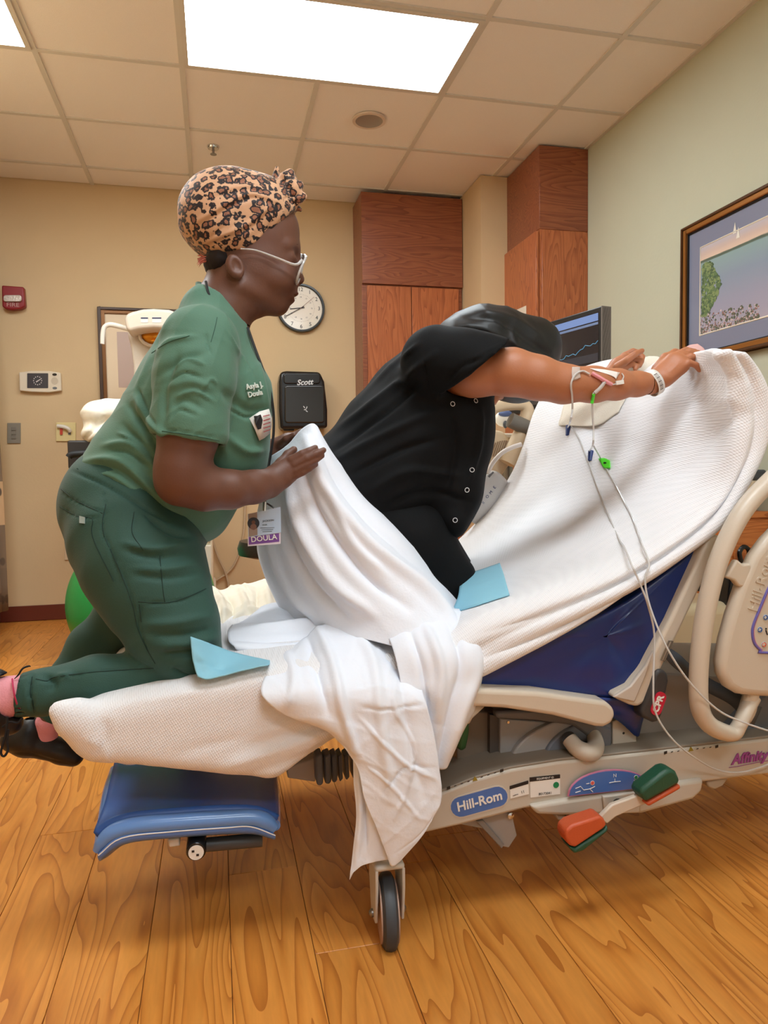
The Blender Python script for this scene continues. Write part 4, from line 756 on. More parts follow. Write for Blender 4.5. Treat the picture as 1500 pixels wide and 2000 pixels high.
# ---------------------------------------------------------------- the doula
A = thing('person', 'woman in green scrubs and leopard headwrap kneeling on the foot of the bed', 'person')
sh = .30
def skin_A(sd):
    P = PB(480, 452, sh); sd.ell(P, (.108, .076, .098), k=.02)
    sd.ell(PB(530, 452, sh), (.062, .06, .068), k=.02)
    sd.ell(PB(528, 520, sh), (.064, .058, .102), rotm(-8), k=.03)
    sd.ell(PB(490, 535, sh), (.075, .064, .07), k=.03)
    for sg in (-1, 1):
        sd.cap(PB(572, 481, sh+sg*.012), PB(560, 480, sh+sg*.042), .013, .012, .014)
        sd.ell(PB(548, 545, sh+sg*.036), (.03, .022, .026), k=.018)
        sd.ell(PB(572, 551, sh+sg*.013), (.010, .0085, .0075), k=.006)
        sd.cap(PB(538, 597, sh+sg*.012), PB(470, 562, sh+sg*.052), .015, .017, .025)
        sd.ell(PB(583, 499, sh+sg*.034), (.013, .015, .010), k=.014, op=-1)
        sd.ell(PB(567, 505, sh+sg*.032), (.0130, .016, .0105), k=.014)
    sd.cap(PB(577, 492, sh), PB(583, 542, sh), .0075, .0095, .014); sd.ell(PB(585, 546, sh), (.0105, .011, .0095), k=.008)
    sd.cap(PB(568, 574, sh-.019), PB(568, 574, sh+.019), .0075, .0075, .01); sd.ell(PB(571, 573, sh), (.0125, .015, .008), k=.005)
    sd.ell(PB(564, 587, sh), (.0125, .016, .0082), k=.004); sd.ell(PB(576, 580.5, sh), (.012, .024, .0014), k=.004, op=-1)
    sd.ell(PB(544, 600, sh), (.0155, .02, .0135), k=.015)
    sd.cap(PB(428, 618, sh), PB(452, 545, sh), .058, .052, .03, .95); sd.cap(PB(400, 665, sh), PB(428, 618, sh), .08, .058, .04)
    sd.cap(PB(455, 600, sh-.02), PB(500, 600, sh), .03, .02, .03)
    for sg in (-1, 1):                                     # ears
        c = sh+sg*.066
        sd.ell(PB(459, 521, c+sg*.008), (.019, .009, .027), rotm(-18), k=.005); sd.ell(PB(463, 519, c+sg*.016), (.010, .006, .016), rotm(-18), k=.004, op=-1); sd.ell(PB(465, 536, c+sg*.008), (.008, .007, .008), k=.005)
    # torso and limbs carried inside the scrubs
    sd.chain([n(410, 690, .3, 68), n(370, 800, .3, 88), n(300, 900, .3, 92), n(245, 985, .3, 98)], k=.04, w=1.15)
    sd.chain([n(262, 1040, .2, 88), n(310, 1180, .14, 70), n(362, 1282, .12, 48)], k=.03); sd.chain([n(362, 1300, .12, 38), n(200, 1325, .12, 36), n(60, 1352, .12, 26), n(30, 1356, .12, 25)], k=.02)
    sd.chain([n(262, 1040, .42, 80), n(262, 1190, .46, 45)], k=.03); sd.chain([n(250, 1200, .46, 36), n(150, 1290, .44, 28), n(100, 1395, .38, 17), n(88, 1425, .38, 17)], k=.02)
    sd.chain([n(395, 665, .13, 50), n(384, 750, .10, 53), n(368, 850, .08, 52), n(356, 912, .075, 47), n(352, 940, .075, 42)], k=.02)
    sd.chain([n(352, 940, .075, 42), n(400, 954, .085, 39), n(450, 956, .10, 34), n(495, 951, .13, 29), n(520, 946, .15, 26)], k=.02)
    sd.chain([n(425, 665, .48, 46), n(455, 800, .50, 40), n(470, 905, .47, 34), n(530, 885, .42, 22), n(560, 868, .40, 20)], k=.02)
def hand_A(sd):
    sd.chain([n(500, 950, .14, 27), n(525, 944, .15, 25), n(548, 930, .16, 25)], k=.010, w=.75)
    for a, b in (((535, 925, .16, 17), (570, 900, .158, 11.5)), ((538, 931, .155, 18), (575, 909, .155, 12)), ((540, 938, .155, 18), (576, 919, .155, 11.5)), ((540, 944, .155, 17), (570, 930, .158, 11))): sd.chain([n(*a), n(*b)], k=.006, w=.75)
    for f in ([(568, 900, .155, 9.5), (590, 887, .150, 8.2), (603, 881, .149, 7.2), (616, 874, .150, 5.6)], [(575, 908, .152, 9.8), (600, 895, .146, 8.4), (616, 887, .145, 7.3), (632, 879, .148, 5.8)], [(576, 919, .152, 9.4), (600, 907, .147, 8), (615, 899, .147, 7), (629, 890, .150, 5.6)], [(570, 931, .155, 8.6), (591, 922, .150, 7.4), (604, 915, .150, 6.4), (617, 907, .153, 5.2)]):
        sd.chain([n(*q) for q in f], k=.0014, w=.95)
    sd.chain([n(530, 925, .18, 13), n(548, 905, .20, 10), n(562, 888, .21, 8.5), n(574, 878, .212, 7)], k=.005)
def hand_A2(sd):
    sd.chain([n(540, 878, .415, 16), n(565, 862, .405, 15)], k=.012, w=.7)
    for f in ([(560, 862, .40, 8), (585, 850, .38, 7), (603, 845, .36, 6)], [(562, 857, .41, 8), (588, 845, .40, 7), (606, 841, .38, 6)], [(566, 868, .40, 8), (588, 857, .38, 7), (602, 852, .37, 6)], [(560, 872, .39, 7), (580, 864, .375, 6.5), (594, 859, .365, 5.5)]): sd.chain([n(*q) for q in f], k=.004)
    sd.chain([n(545, 870, .39, 9), (PB(560, 858, .36), .009), (PB(575, 850, .35), .008)], k=.006)
lo1 = PB(385, 640, sh); 
hd = SDF((PB(385, 330, sh)[0], sh-.115, PB(470, 640, sh)[2]), (PB(605, 330, sh)[0], sh+.115, PB(470, 330, sh)[2]), .0025); skin_A(hd)
zc_ = PB(470, 640, sh)[2]
bd = SDF((-.86, -.02, .36), (.10, .62, zc_+.004), .006); skin_A(bd)
hn = SDF(PB(500, 985, .13)-[0, .06, 0], PB(640, 850, .13)+[0.01, .11, 0], .0022); 
skin_A(hn); hand_A(hn)
# forearm tile keeps its own finer grid; keep the coarse body out of the hand box
fo = SDF(PB(290, 1010, .07)-[0, .07, 0], PB(502, 800, .07)+[0, .12, 0], .0035); skin_A(fo)
h2 = SDF(PB(520, 900, .40)-[.01, .06, .01], PB(620, 830, .40)+[.01, .06, .01], .0025); skin_A(h2); hand_A2(h2)
P_, Q_ = sculpt([bd, hd, hn, fo, h2], sm=2, strokes=[([(560, 893), (566, 910), (562, 932)], 4, -.0006)])
raw('body', P_, Q_, skinA, A)
# eyes, lips, brows
lipm = mat('lip_brown', (104, 58, 52), .4)
for sg in (-1, 1):
    MB().tube([L(PB(556, 510, sh+sg*.044)), L(PB(566, 513.5, sh+sg*.044)), L(PB(575, 513.5, sh+sg*.038)), L(PB(580, 511, sh+sg*.028))], [.0006, .0012, .0013, .0006], 6, smooth=3).build('eyelashes', mat('lash_black', (16, 12, 12), .6), A)
    MB().tube([L(PB(553, 485, sh+sg*.050)), L(PB(566, 479, sh+sg*.045)), L(PB(578, 478, sh+sg*.033)), L(PB(583, 480, sh+sg*.02))], [.0012, .003, .0032, .0015], 8, smooth=4, flat=.6).build('eyebrow', mat('brow_black', (34, 22, 20), .8), A)
MB().ball(L(PB(573, 573.5, sh)), (.0115, .0165, .0060)).build('lips', lipm, A); MB().ball(L(PB(566, 586.5, sh)), (.0115, .0165, .0066)).build('lips', lipm, A)
# nape hair and pink tuft
sd = SDF(PB(385, 550, sh)-[0, .09, 0], PB(475, 480, sh)+[0, .09, 0], .004); sd.ell(PB(428, 515, sh), (.034, .064, .032), k=.01); P_, Q_ = sculpt(sd, wr=dict(amp=.003, freq=160, seed=3)); raw('hair', P_, Q_, mat('hair_dark', (30, 20, 20), .8), A)
rs = random.Random(3); mb = MB()
for k in range(60):
    p = L(PB(402+rs.uniform(-4, 6), 505+rs.uniform(-5, 5), sh+rs.uniform(-.04, .04))); d = np.array([-1, 0, -.2+rs.uniform(-.6, .4)]); mb.tube([p, p+d*.008+[0, rs.uniform(-.004, .004), 0], p+d*.015+[0, 0, rs.uniform(-.006, .004)]], [.0012, .001, .0003], 4)
o = mb.build('hair_tuft', mat('hair_pink', (206, 112, 92), .7), A); o['kind'] = 'stuff'; o['label'] = 'pink tuft of hair at the nape'
# head wrap
tb = SDF(PB(350, 515, sh)-[0, .12, 0], PB(605, 315, sh)+[0, .12, 0], .003)
tb.ell(PB(461, 420, sh), (.123, .096, .098), rotm(12), k=.02); tb.ell(PB(425, 440, sh), (.082, .088, .078), k=.03); tb.ell(PB(520, 415, sh), (.07, .08, .07), k=.03); tb.ell(PB(450, 475, sh), (.075, .085, .04), k=.03)
a_ = PB(503, 494, sh); b_ = PB(575, 410, sh); dv = b_-a_; tb.cut(a_+[0.004, 0, -.004], (dv[2], 0, -dv[0]), k=.006); tb.cut(PB(450, 507, sh), (.12, 0, -1), k=.006); tb.cut(PB(396, 500, sh), (-.75, 0, -1), k=.02)
for f in ([(540, 392, .30, 12), (540, 360, .29, 12), (541, 328, .28, 4)], [(545, 385, .29, 15), (560, 352, .27, 15), (566, 340, .27, 10)], [(548, 388, .28, 15), (572, 368, .26, 16), (584, 362, .26, 9)], [(550, 393, .28, 14), (578, 386, .26, 14), (592, 384, .26, 8)], [(550, 396, .30, 10), (572, 400, .29, 9), (587, 410, .29, 4)], [(545, 385, .32, 15), (562, 360, .34, 16), (572, 350, .34, 9)], [(540, 395, .30, 16), (548, 380, .30, 17)]): tb.chain([n(*q) for q in f], k=.005)
st = []
for (x, y), (mx, my), h_ in (((372, 440), (460, 380), .0028), ((380, 480), (460, 440), .0028), ((400, 500), (480, 470), .0025), ((430, 350), (490, 348), .0025), ((400, 380), (470, 362), .002), ((450, 505), (505, 470), .002)): st.append(([(540, 395), (mx+20, my), (x, y)], 5, h_)); st.append(([(538, 400), (mx+22, my+8), (x+4, y+9)], 5, -h_))
st += [([(505, 488), (545, 455), (570, 415)], 4, .002), ([(498, 484), (538, 448), (562, 410)], 3.5, -.003), ([(405, 505), (450, 507), (500, 494)], 3, .002), ([(552, 380), (575, 355)], 3, -.004), ([(553, 388), (590, 378)], 3, -.004), ([(548, 375), (553, 340)], 3, -.004), ([(556, 393), (585, 398)], 2.5, -.003), ([(405, 470), (425, 452), (440, 440)], 3, -.002)]
P_, Q_ = sculpt(tb, sm=2, strokes=st, wr=dict(amp=.0012, freq=70, seed=9)); o = raw('head_wrap', P_, Q_, leo, A); o['label'] = 'leopard print head wrap knotted in a bow'
# glasses
gl = mat('clear_acetate', (226, 224, 222), .08, spec=.8, trans=.35)
for sg in (-1, 1):
    q = [(586, 499, .008), (591, 500, .030), (590, 506, .052), (583, 520, .062), (576, 540, .058), (573, 552, .042), (574, 554, .024), (580, 540, .010), (585, 516, .006)]
    lp = [L(PB(x+6*(1 if sg < 0 else .2), y, sh+sg*d)) for x, y, d in q]; rim_ = MB().tube(lp, .0029, 8, smooth=4, closed=True).build('lens_rim', gl, A)
    mb = MB(); mb.prism([np.array(p) for p in cr_spline(lp, 3, True)], (.0008, 0, 0)); mb.build('lens', mat('lens_glass', (240, 240, 240), .03, trans=1.0), rim_)
    MB().tube([L(PB(590, 508, sh+sg*.064)), L(PB(576, 517, sh+sg*.070)), L(PB(540, 503.5, sh+sg*.074)), L(PB(500, 489, sh+sg*.077)), L(PB(470, 486, sh+sg*.078))], [.0034, .003, .0024, .0018, .0015], 8, smooth=4).build('temple_arm', gl, A)
MB().tube([L(PB(590, 503, sh-.01)), L(PB(593, 498, sh)), L(PB(590, 503, sh+.01))], .002, 8, smooth=3).build('bridge', gl, A)
# scrub top
tp = SDF((-.66, 0-.03, .70), (.04, .62, 1.40), .0038)
tp.chain([n(418, 640, .30, 62), n(404, 700, .30, 94), n(388, 780, .30, 118), n(350, 850, .30, 116), n(294, 915, .30, 108), n(276, 945, .30, 110)], k=.012, w=1.15)
tp.ell(PB(448, 775, .22), (.092, .09, .095), k=.05); tp.ell(PB(448, 775, .38), (.092, .09, .095), k=.05); tp.ell(PB(432, 880, .30), (.108, .17, .12), k=.05); tp.ell(PB(392, 985, .30), (.07, .14, .085), k=.05); tp.ell(PB(330, 960, .30), (.12, .17, .10), k=.05)
sv = SDF((-.66, -.03, .70), (.04, .62, 1.40), .0038); sv.chain([n(405, 650, .22, 50), n(392, 672, .13, 66), n(380, 740, .10, 70), n(370, 830, .085, 66), n(368, 900, .08, 66)], k=.03)
a_, b_ = PB(310, 849, .05), PB(430, 869, .05); dv = b_-a_; nn = np.array([dv[2], 0, -dv[0]]); nn *= -1 if nn[2] > 0 else 1; sv.cut(a_, nn, k=.003); tp.comb((slice(None),)*3, sv.F, .03, 1)
tp.chain([n(425, 650, .44, 52), n(440, 760, .50, 54), n(452, 850, .5, 50)], k=.035)
tp.chain([n(370, 838, .085, 59), n(366, 880, .08, 60)], k=.004, op=-1)
a_ = PB(136, 905, .3); b_ = PB(392, 1072, .3); dd = b_-a_; nn = np.array([dd[2], 0, -dd[0]]); nn *= -1 if nn[2] > 0 else 1; tp.cut(a_, nn, k=.01)
tp.chain([n(398, 578, .30, 22), n(402, 605, .27, 44), n(410, 640, .24, 50)], k=.02); tp.chain([n(432, 612, .30, 54), n(455, 560, .30, 58)], k=.006, op=-1); tp.cap(PB(470, 640, .29), PB(505, 700, .27), .022, .008, .01, op=-1)
st = [([(335, 720), (365, 700), (400, 712)], 4, .003), ([(330, 745), (360, 728), (395, 738)], 3.5, -.003), ([(345, 775), (380, 765), (420, 785)], 4, .003), ([(330, 820), (350, 800), (385, 812)], 4, -.0025), ([(395, 760), (412, 740), (425, 750)], 4, .0025), ([(215, 880), (250, 885), (290, 915)], 4, -.004), ([(230, 845), (265, 862), (300, 900)], 4, .004), ([(170, 925), (220, 930), (270, 965)], 4, .003), ([(270, 760), (285, 800), (310, 840)], 4, -.005), ([(450, 800), (480, 815), (505, 812)], 4, -.004), ([(300, 700), (330, 668), (385, 655)], 7, .004), ([(310, 735), (350, 700), (400, 690)], 9, -.004), ([(325, 760), (370, 745), (415, 758)], 10, .003), ([(330, 800), (360, 780), (400, 800)], 9, -.003), ([(345, 690), (322, 760), (318, 830)], 9, -.004), ([(402, 648), (405, 668), (412, 690)], 2.5, -.003),
      ([(250, 790), (300, 860), (360, 930)], 9, -.008), ([(262, 775), (300, 830), (330, 860)], 8, .006), ([(268, 800), (320, 880), (365, 915)], 7, .005), ([(240, 830), (300, 900), (350, 960)], 8, -.006), ([(150, 905), (230, 900), (300, 960), (350, 1005)], 10, .006), ([(200, 870), (260, 870), (320, 930)], 8, .005), ([(180, 905), (240, 925), (310, 985)], 7, -.005), ([(430, 760), (480, 800), (520, 800)], 12, -.005), ([(440, 850), (480, 880), (515, 880)], 10, .005), ([(300, 880), (305, 930), (330, 970)], 9, .004),
      ([(505, 700), (522, 780), (526, 850)], 4, .002), ([(311, 838), (370, 845), (431, 857)], 2, -.0018), ([(440, 640), (470, 690), (500, 740)], 3, .002), ([(335, 610), (300, 680), (262, 770)], 7, .003)]
P_, Q_ = sculpt(tp, sm=2, strokes=[(a, b*.8, c*1.6) for a, b, c in st], wr=dict(amp=.0065, freq=24, seed=21, n=8, sharp=3)); TS = Surf(P_, Q_); top_o = raw('scrub_top', P_, Q_, scrub_t, A)
MB().tube([L(PB(x, y, s)) for x, y, s in ((388, 553, .30), (392, 580, .245), (410, 605, .232), (440, 636, .228), (470, 672, .25), (500, 715, .28))], [.007, .009, .009, .009, .007, .005], 12, smooth=5, flat=.55).build('collar', scrub_t, top_o)
lt_ = mat('embroidery_white', (214, 222, 214), .7)
def on_surface_text(body, surf, x0, y0, x1, y1, name, m, parent, size, off=.0015, bold=0):
    a, nn = surf.at(x0, y0, off); b, _ = surf.at(x1, y1, off); c, nc = surf.at((x0+x1)/2, (y0+y1)/2, off); ex = b-a; ey = np.cross(nc, ex/np.linalg.norm(ex)); ey *= -1 if ey[2] < 0 else 1
    return text(body, name, m, parent, c, ex, ey, size, .0012, bold=bold)
on_surface_text('Asyla J.', TS, 484, 756, 506, 752, 'embroidery', lt_, top_o, .0155, .003, .0003); on_surface_text('Doula', TS, 487, 771, 506, 767, 'embroidery', lt_, top_o, .0155, .003, .0003)
stk = thing('badge_sticker', 'white paper sticker badge on the chest of the green scrub top', 'sticker')
ou = [(484, 813), (504, 804), (522, 797), (526, 815), (525, 832), (521, 846), (511, 855), (502, 860), (494, 838)]
pp = [TS.at(x, y, .006)[0] for x, y in ou]; pc = np.mean(pp, 0); mb = MB(); mb.add([pc]+pp+[TS.at(505, 830, .007)[0]], [(10-0 if False else 10, i+1, (i+1) % 9+1) for i in range(9)]); mb.v.pop(0); mb.f = [tuple(q-1 for q in f) for f in mb.f]; mb.build('paper', wht, stk, solid=.001)
def on_s(surf, pts, off, m, nm, parent, sol=.0006): mb = MB(); mb.add([surf.at(x, y, off)[0] for x, y in pts], [tuple(range(len(pts)))]); return mb.build(nm, m, parent, solid=sol, smooth=False)
on_s(TS, [(493, 818), (498, 811), (505, 811), (507, 820), (504, 836), (498, 838), (494, 828)], .0085, mat('print_black', (24, 20, 24), .5), 'printed_face', stk)
for k in range(5): on_s(TS, [(508, 813+k*7), (521, 808+k*7), (521, 810+k*7), (508, 815+k*7)], .0088, mat('print_rose', (186, 96, 96), .5), 'print_line', stk, .0003)
# trousers
tr = SDF((-.86, -.03, .34), (.0, .62, .99), .005)
tr.chain([n(250, 990, .30, 119), n(268, 1050, .28, 116)], k=.012, w=1.15); tr.ell(PB(330, 1010, .3), (.10, .15, .08), k=.04)
tr.chain([n(262, 1050, .22, 117), n(280, 1100, .18, 111), n(302, 1150, .155, 101), n(337, 1225, .13, 87), n(362, 1278, .12, 68), n(372, 1296, .12, 54)], k=.014)
tr.chain([n(368, 1302, .12, 46), n(284, 1318, .12, 44), n(187, 1328, .12, 45), n(85, 1352, .12, 41), n(20, 1360, .12, 39)], k=.012)
tr.chain([n(270, 1050, .42, 100), n(262, 1190, .46, 60), n(236, 1208, .46, 46)], k=.03); tr.chain([n(236, 1208, .46, 44), n(178, 1262, .45, 40), n(132, 1325, .42, 32), n(104, 1392, .385, 26)], k=.02)
tr.cut(PB(36, 1350, .12), (-1, 0, .12), k=.004, lo=np.array([-.9, -.1, .3]), hi=np.array([-.55, .3, .7])); tr.cap(PB(50, 1357, .12), PB(0, 1360, .12), .038, .038, k=.003, op=-1)
st = [([(62, 1318), (58, 1355), (66, 1395)], 3, -.006), ([(38, 1325), (50, 1357), (48, 1390)], 4, .001), ([(75, 1327), (100, 1330), (130, 1322), (190, 1312), (300, 1306)], 1.6, -.002), ([(85, 1320), (105, 1335), (95, 1350)], 8, -.005), ([(110, 1322), (140, 1318)], 8, .004),
      ([(205, 995), (200, 1040), (212, 1062), (235, 1140)], 2, -.0025), ([(115, 960), (160, 985), (212, 1005)], 1.8, -.002), ([(118, 990), (150, 1008), (200, 1013)], 1.8, -.002), ([(140, 920), (200, 945), (270, 985), (330, 1020)], 3, -.004), ([(228, 1085), (260, 1180), (272, 1230), (300, 1300)], 2, -.002), ([(270, 1175), (330, 1178), (400, 1160)], 2, -.003), ([(272, 1182), (275, 1215)], 2, -.002),
      ([(240, 1060), (300, 1072), (370, 1060)], 8, .005), ([(245, 1075), (310, 1090), (365, 1080)], 8, -.004), ([(260, 1110), (320, 1112), (385, 1100)], 8, .004), ([(265, 1125), (330, 1130), (390, 1120)], 7, -.003), ([(280, 1220), (350, 1215), (420, 1200)], 9, .004), ([(290, 1240), (360, 1240), (425, 1225)], 8, -.004), ([(310, 1280), (370, 1275), (425, 1262)], 8, -.006), ([(300, 1262), (370, 1258), (425, 1245)], 8, .004), ([(335, 1305), (360, 1320), (395, 1325)], 5, -.006), ([(280, 1000), (330, 1040), (370, 1050)], 6, -.006), ([(200, 960), (208, 1000)], 1.5, -.002), ([(260, 1010), (262, 1040)], 1.5, -.002)]
P_, Q_ = sculpt(tr, sm=2, strokes=[(a, b*.85, c*1.5) for a, b, c in st], wr=dict(amp=.0025, freq=22, seed=31, n=7)); TRS = Surf(P_, Q_); tro = raw('trousers', P_, Q_, scrub_p, A)
on_s(TRS, [(157, 1008), (167, 1010), (167, 1023), (157, 1022)], .002, mat('tag_silver', (150, 166, 162), .5), 'pocket_tag', tro, .0015)
def seam(surf, pts, m, par, nm='seam', r=.0008, off=.0004):
    q = cr_spline(pts, 5) if len(pts) > 2 else np.array(pts, float); MB().tube([surf.at(x, y, off)[0] for x, y in q], r, 5).build(nm, m, par)
sm_p = mat('seam_dark_green', (20, 46, 40), .8); sm_t = mat('seam_green', (46, 82, 66), .8)
for pts in ([(207, 985), (200, 1020), (204, 1050)], [(119, 955), (150, 978), (200, 1003)], [(117, 990), (150, 1008), (180, 1014), (181, 1050), (222, 1136)], [(205, 1052), (232, 1110), (258, 1180), (268, 1225), (284, 1262), (303, 1296)], [(270, 1175), (322, 1178), (365, 1166), (402, 1150)], [(322, 1176), (318, 1150), (312, 1085)], [(272, 1180), (276, 1215)], [(70, 1326), (92, 1330), (110, 1322), (190, 1312), (300, 1305)], [(63, 1322), (60, 1355), (67, 1392)], [(262, 1000), (258, 1040), (280, 1075)]): seam(TRS, pts, sm_p, tro)
for pts in ([(316, 842), (372, 850), (428, 861)], [(150, 915), (200, 940), (262, 985), (312, 1020)], [(296, 690), (330, 668), (370, 656)], [(412, 668), (420, 640), (424, 620)]) : seam(TS, pts, sm_t, top_o)
seam(TU, [(832, 690), (834, 730), (848, 778)], mat('seam_black', (24, 26, 30), .8), tun) if 'TU' in globals() else None
# tied hem at the front
sd = SDF(PB(340, 1090, .2)-[.02, .08, .02], PB(410, 1040, .2)+[.02, .12, .02], .003); sd.chain([n(355, 1048, .20, 12), n(372, 1058, .18, 12), n(382, 1072, .18, 8)], k=.01); sd.chain([n(340, 1045, .22, 10), n(365, 1052, .20, 11)], k=.01); P_, Q_ = sculpt(sd, wr=dict(amp=.003, freq=90, seed=4)); raw('waist_tie', P_, Q_, scrub_p, A)
# socks and shoes
pink = mat('pink_sock', (226, 150, 160), .85, bump=.5, bscale=300); shoe = mat('black_shoe', (18, 15, 15), .45); lace = mat('lace_black', (12, 10, 12), .8)
sd = SDF((-.92, -.0, .40), (-.56, .26, .62), .004); sd.chain([n(60, 1357, .12, 32), n(30, 1358, .12, 33), n(0, 1364, .12, 36), n(-40, 1372, .12, 40)], k=.01); P_, Q_ = sculpt(sd, strokes=[([(24, 1325), (28, 1360), (38, 1392)], 2.5, .001)]); sok = raw('sock', P_, Q_, pink, A)
MB().tube([L(PB(x, y, s)) for x, y, s in ((24, 1326, .10), (26, 1345, .075), (30, 1365, .073), (38, 1388, .09))], .0018, 6, smooth=4).build('sock_stripe', mat('sock_red', (190, 50, 90), .8), sok)
sd = SDF((-1.02, .0, .36), (-.55, .28, .66), .004); sd.chain([n(-90, 1360, .12, 56), n(-30, 1376, .12, 52), n(-6, 1400, .12, 36), n(22, 1412, .12, 20)], k=.012); sd.chain([n(-60, 1330, .12, 24), n(-10, 1324, .12, 15), (PB(26, 1325, .12), .009)], k=.012); sd.cap(PB(50, 1357, .12), PB(-30, 1362, .12), .041, .043, k=.005, op=-1)
P_, Q_ = sculpt(sd, wr=dict(amp=.0015, freq=60, seed=2)); sho = raw('shoe', P_, Q_, shoe, A)
MB().tube([L(PB(x, y, .10)) for x, y in ((28, 1326), (36, 1318), (44, 1306), (56, 1301), (60, 1302))], [.0012, .0026, .003, .003, .001], 6, smooth=4, flat=.6).build('shoelace', lace, sho)
MB().tube([L(PB(x, y, .06)) for x, y in ((14, 1400), (12, 1430), (4, 1458), (2, 1472), (8, 1477), (15, 1466), (14, 1448), (16, 1425))], .0022, 6, smooth=4).build('shoelace', lace, sho)
MB().tube([L(PB(x, y, .07)) for x, y in ((5, 1420), (20, 1410), (34, 1412), (44, 1402))], .002, 6, smooth=4).build('shoelace', lace, sho)
sd = SDF(PB(60, 1445, .38)-[.02, .06, .02], PB(125, 1385, .38)+[.02, .06, .02], .0035); sd.chain([n(104, 1385, .385, 20), n(92, 1415, .38, 20), n(88, 1440, .38, 22)], k=.01); P_, Q_ = sculpt(sd, wr=dict(amp=.002, freq=70, seed=6)); raw('sock', P_, Q_, pink, A)
sd = SDF(PB(-10, 1510, .38)-[.0, .08, 0], PB(175, 1395, .38)+[0, .08, 0], .0035); sd.chain([n(26, 1444, .38, 22), n(52, 1446, .38, 28), n(88, 1456, .38, 22), n(122, 1468, .38, 21), n(143, 1476, .38, 19)], k=.012, w=1.1); sd.cap(PB(60, 1425, .38), PB(40, 1440, .38), .028, .022, k=.015); sd.cap(PB(96, 1400, .38), PB(90, 1428, .38), .026, .022, k=.006, op=-1)
P_, Q_ = sculpt(sd, strokes=[([(20, 1470), (60, 1472), (100, 1484), (145, 1494)], 2, -.002)]); raw('shoe', P_, Q_, shoe, A)
# lanyard and badge
ly = thing('lanyard_badge', 'black lanyard with clear badge holder reading DOULA', 'badge')
MB().tube([L(PB(x, y, s)) for x, y, s in ((484, 640, .24), (498, 680, .22), (513, 720, .20), (527, 762, .19), (534, 805, .19), (534, 850, .19), (528, 890, .19), (521, 935, .185), (517, 985, .175))], .0035, 8, smooth=5, flat=.6).build('cord', black_mt, ly)
MB().tube([L(PB(x, y, s)) for x, y, s in ((402, 550, .238), (408, 575, .218), (424, 600, .215), (446, 622, .218), (462, 645, .232))], .003, 8, smooth=4).build('cord', black_mt, ly)
MB().tube([L(PB(517, 980, .175)), L(PB(517, 998, .172))], .004, 10).build('clip', chrome, ly); MB().tube([L(PB(521, 983, .176)), L(PB(535, 992, .172))], .002, 8).build('clip_lever', black_pl, ly)
def card(pts, s, d, m, nm): return plate(pts, s, s+d).build(nm, m, ly, smooth=False)
holder = [(483, 1003), (549, 984), (550, 1040), (486, 1050)]
card([(484, 1004), (548, 990), (549, 1040), (485, 1049)], .170, .0015, mat('badge_card', (176, 196, 220), .35), 'card'); card([(485, 1004), (502, 1000), (503, 1045), (486, 1048)], .1694, .0006, mat('badge_side', (150, 130, 118), .5), 'card_side')
card([(484, 1048), (548, 1040), (548, 1062), (484, 1067)], .1715, .0015, mat('badge_white', (216, 206, 216), .5), 'role_card'); card([(486, 1049), (545, 1041.5), (545.5, 1058), (486, 1064)], .171, .0005, mat('badge_purple', (116, 70, 150), .5), 'role_card_band')
bv = L(PB(545, 1050, .17))-L(PB(486, 1057, .17)); text('DOULA', 'role_lettering', wht, ly, L(PB(515.5, 1051.5, .1700)), bv, (0, 0, 1), .0160, .0004, bold=.0002)
MB().lathe(L(PB(495, 1022, .1695)), (0, -1, 0), [(.0125, 0), (.0125, .0006)], 24).build('portrait_disc', mat('portrait_dark', (24, 26, 40), .4), ly); MB().lathe(L(PB(495, 1020, .1688)), (0, -1, 0), [(.004, 0), (.004, .0004)], 16).build('portrait_face', skinA, ly); MB().lathe(L(PB(495, 1029, .1688)), (0, -1, 0), [(.0065, 0), (.0065, .0004)], 16).build('portrait_shoulders', mat('portrait_skin', (120, 84, 70), .5), ly)
text('JACKSON', 'name_print', blk, ly, L(PB(524, 1017, .1694)), bv, (0, 0, 1), .0055, .0002); text('Doula', 'name_print', blk, ly, L(PB(517, 1025, .1694)), bv, (0, 0, 1), .004, .0002)
for k in range(3): MB().box(L(PB(522, 1031+k*3.5, .1694)), (.03-.005*k, .0002, .0008)).build('print_line', blk, ly, smooth=False)
# ---------------------------------------------------------------- the patient
B = thing('person', 'woman in black tunic and black headscarf leaning on the raised bed', 'person')
sp_ = .42
def skin_B(sd):
    sd.chain([n(880, 735, .30, 48), n(930, 728, .22, 46), n(1000, 727, .18, 46), n(1050, 738, .165, 43), n(1100, 750, .155, 38), n(1160, 751, .15, 35), n(1205, 751, .155, 30), n(1245, 750, .165, 24), n(1275, 748, .175, 21)], k=.02)
    sd.ell(PB(975, 705, sp_), (.085, .07, .092), k=.02); sd.ell(PB(965, 745, sp_), (.055, .055, .05), k=.02); sd.cap(PB(966, 780, .40), PB(962, 789, .40), .012, .010, .01); sd.ell(PB(968, 793, .388), (.004, .004, .003), k=.002, op=-1)
    sd.chain([n(930, 690, sp_, 50), n(880, 720, sp_, 75), n(800, 850, sp_, 95), n(700, 960, sp_, 100), n(650, 1010, sp_, 90)], k=.03, w=1.1)
    sd.chain([n(690, 1000, .38, 75), n(860, 1140, .33, 42)], k=.03); sd.chain([n(860, 1165, .32, 36), n(700, 1205, .30, 30), n(600, 1218, .3, 24)], k=.02); sd.chain([n(660, 1020, .5, 75), n(860, 1120, .55, 48)], k=.03); sd.chain([n(860, 1130, .55, 36), n(700, 1165, .55, 30)], k=.02)
    sd.chain([n(900, 725, .56, 42), n(1030, 748, .60, 33), n(1130, 756, .54, 26), n(1192, 732, .50, 15)], k=.02)
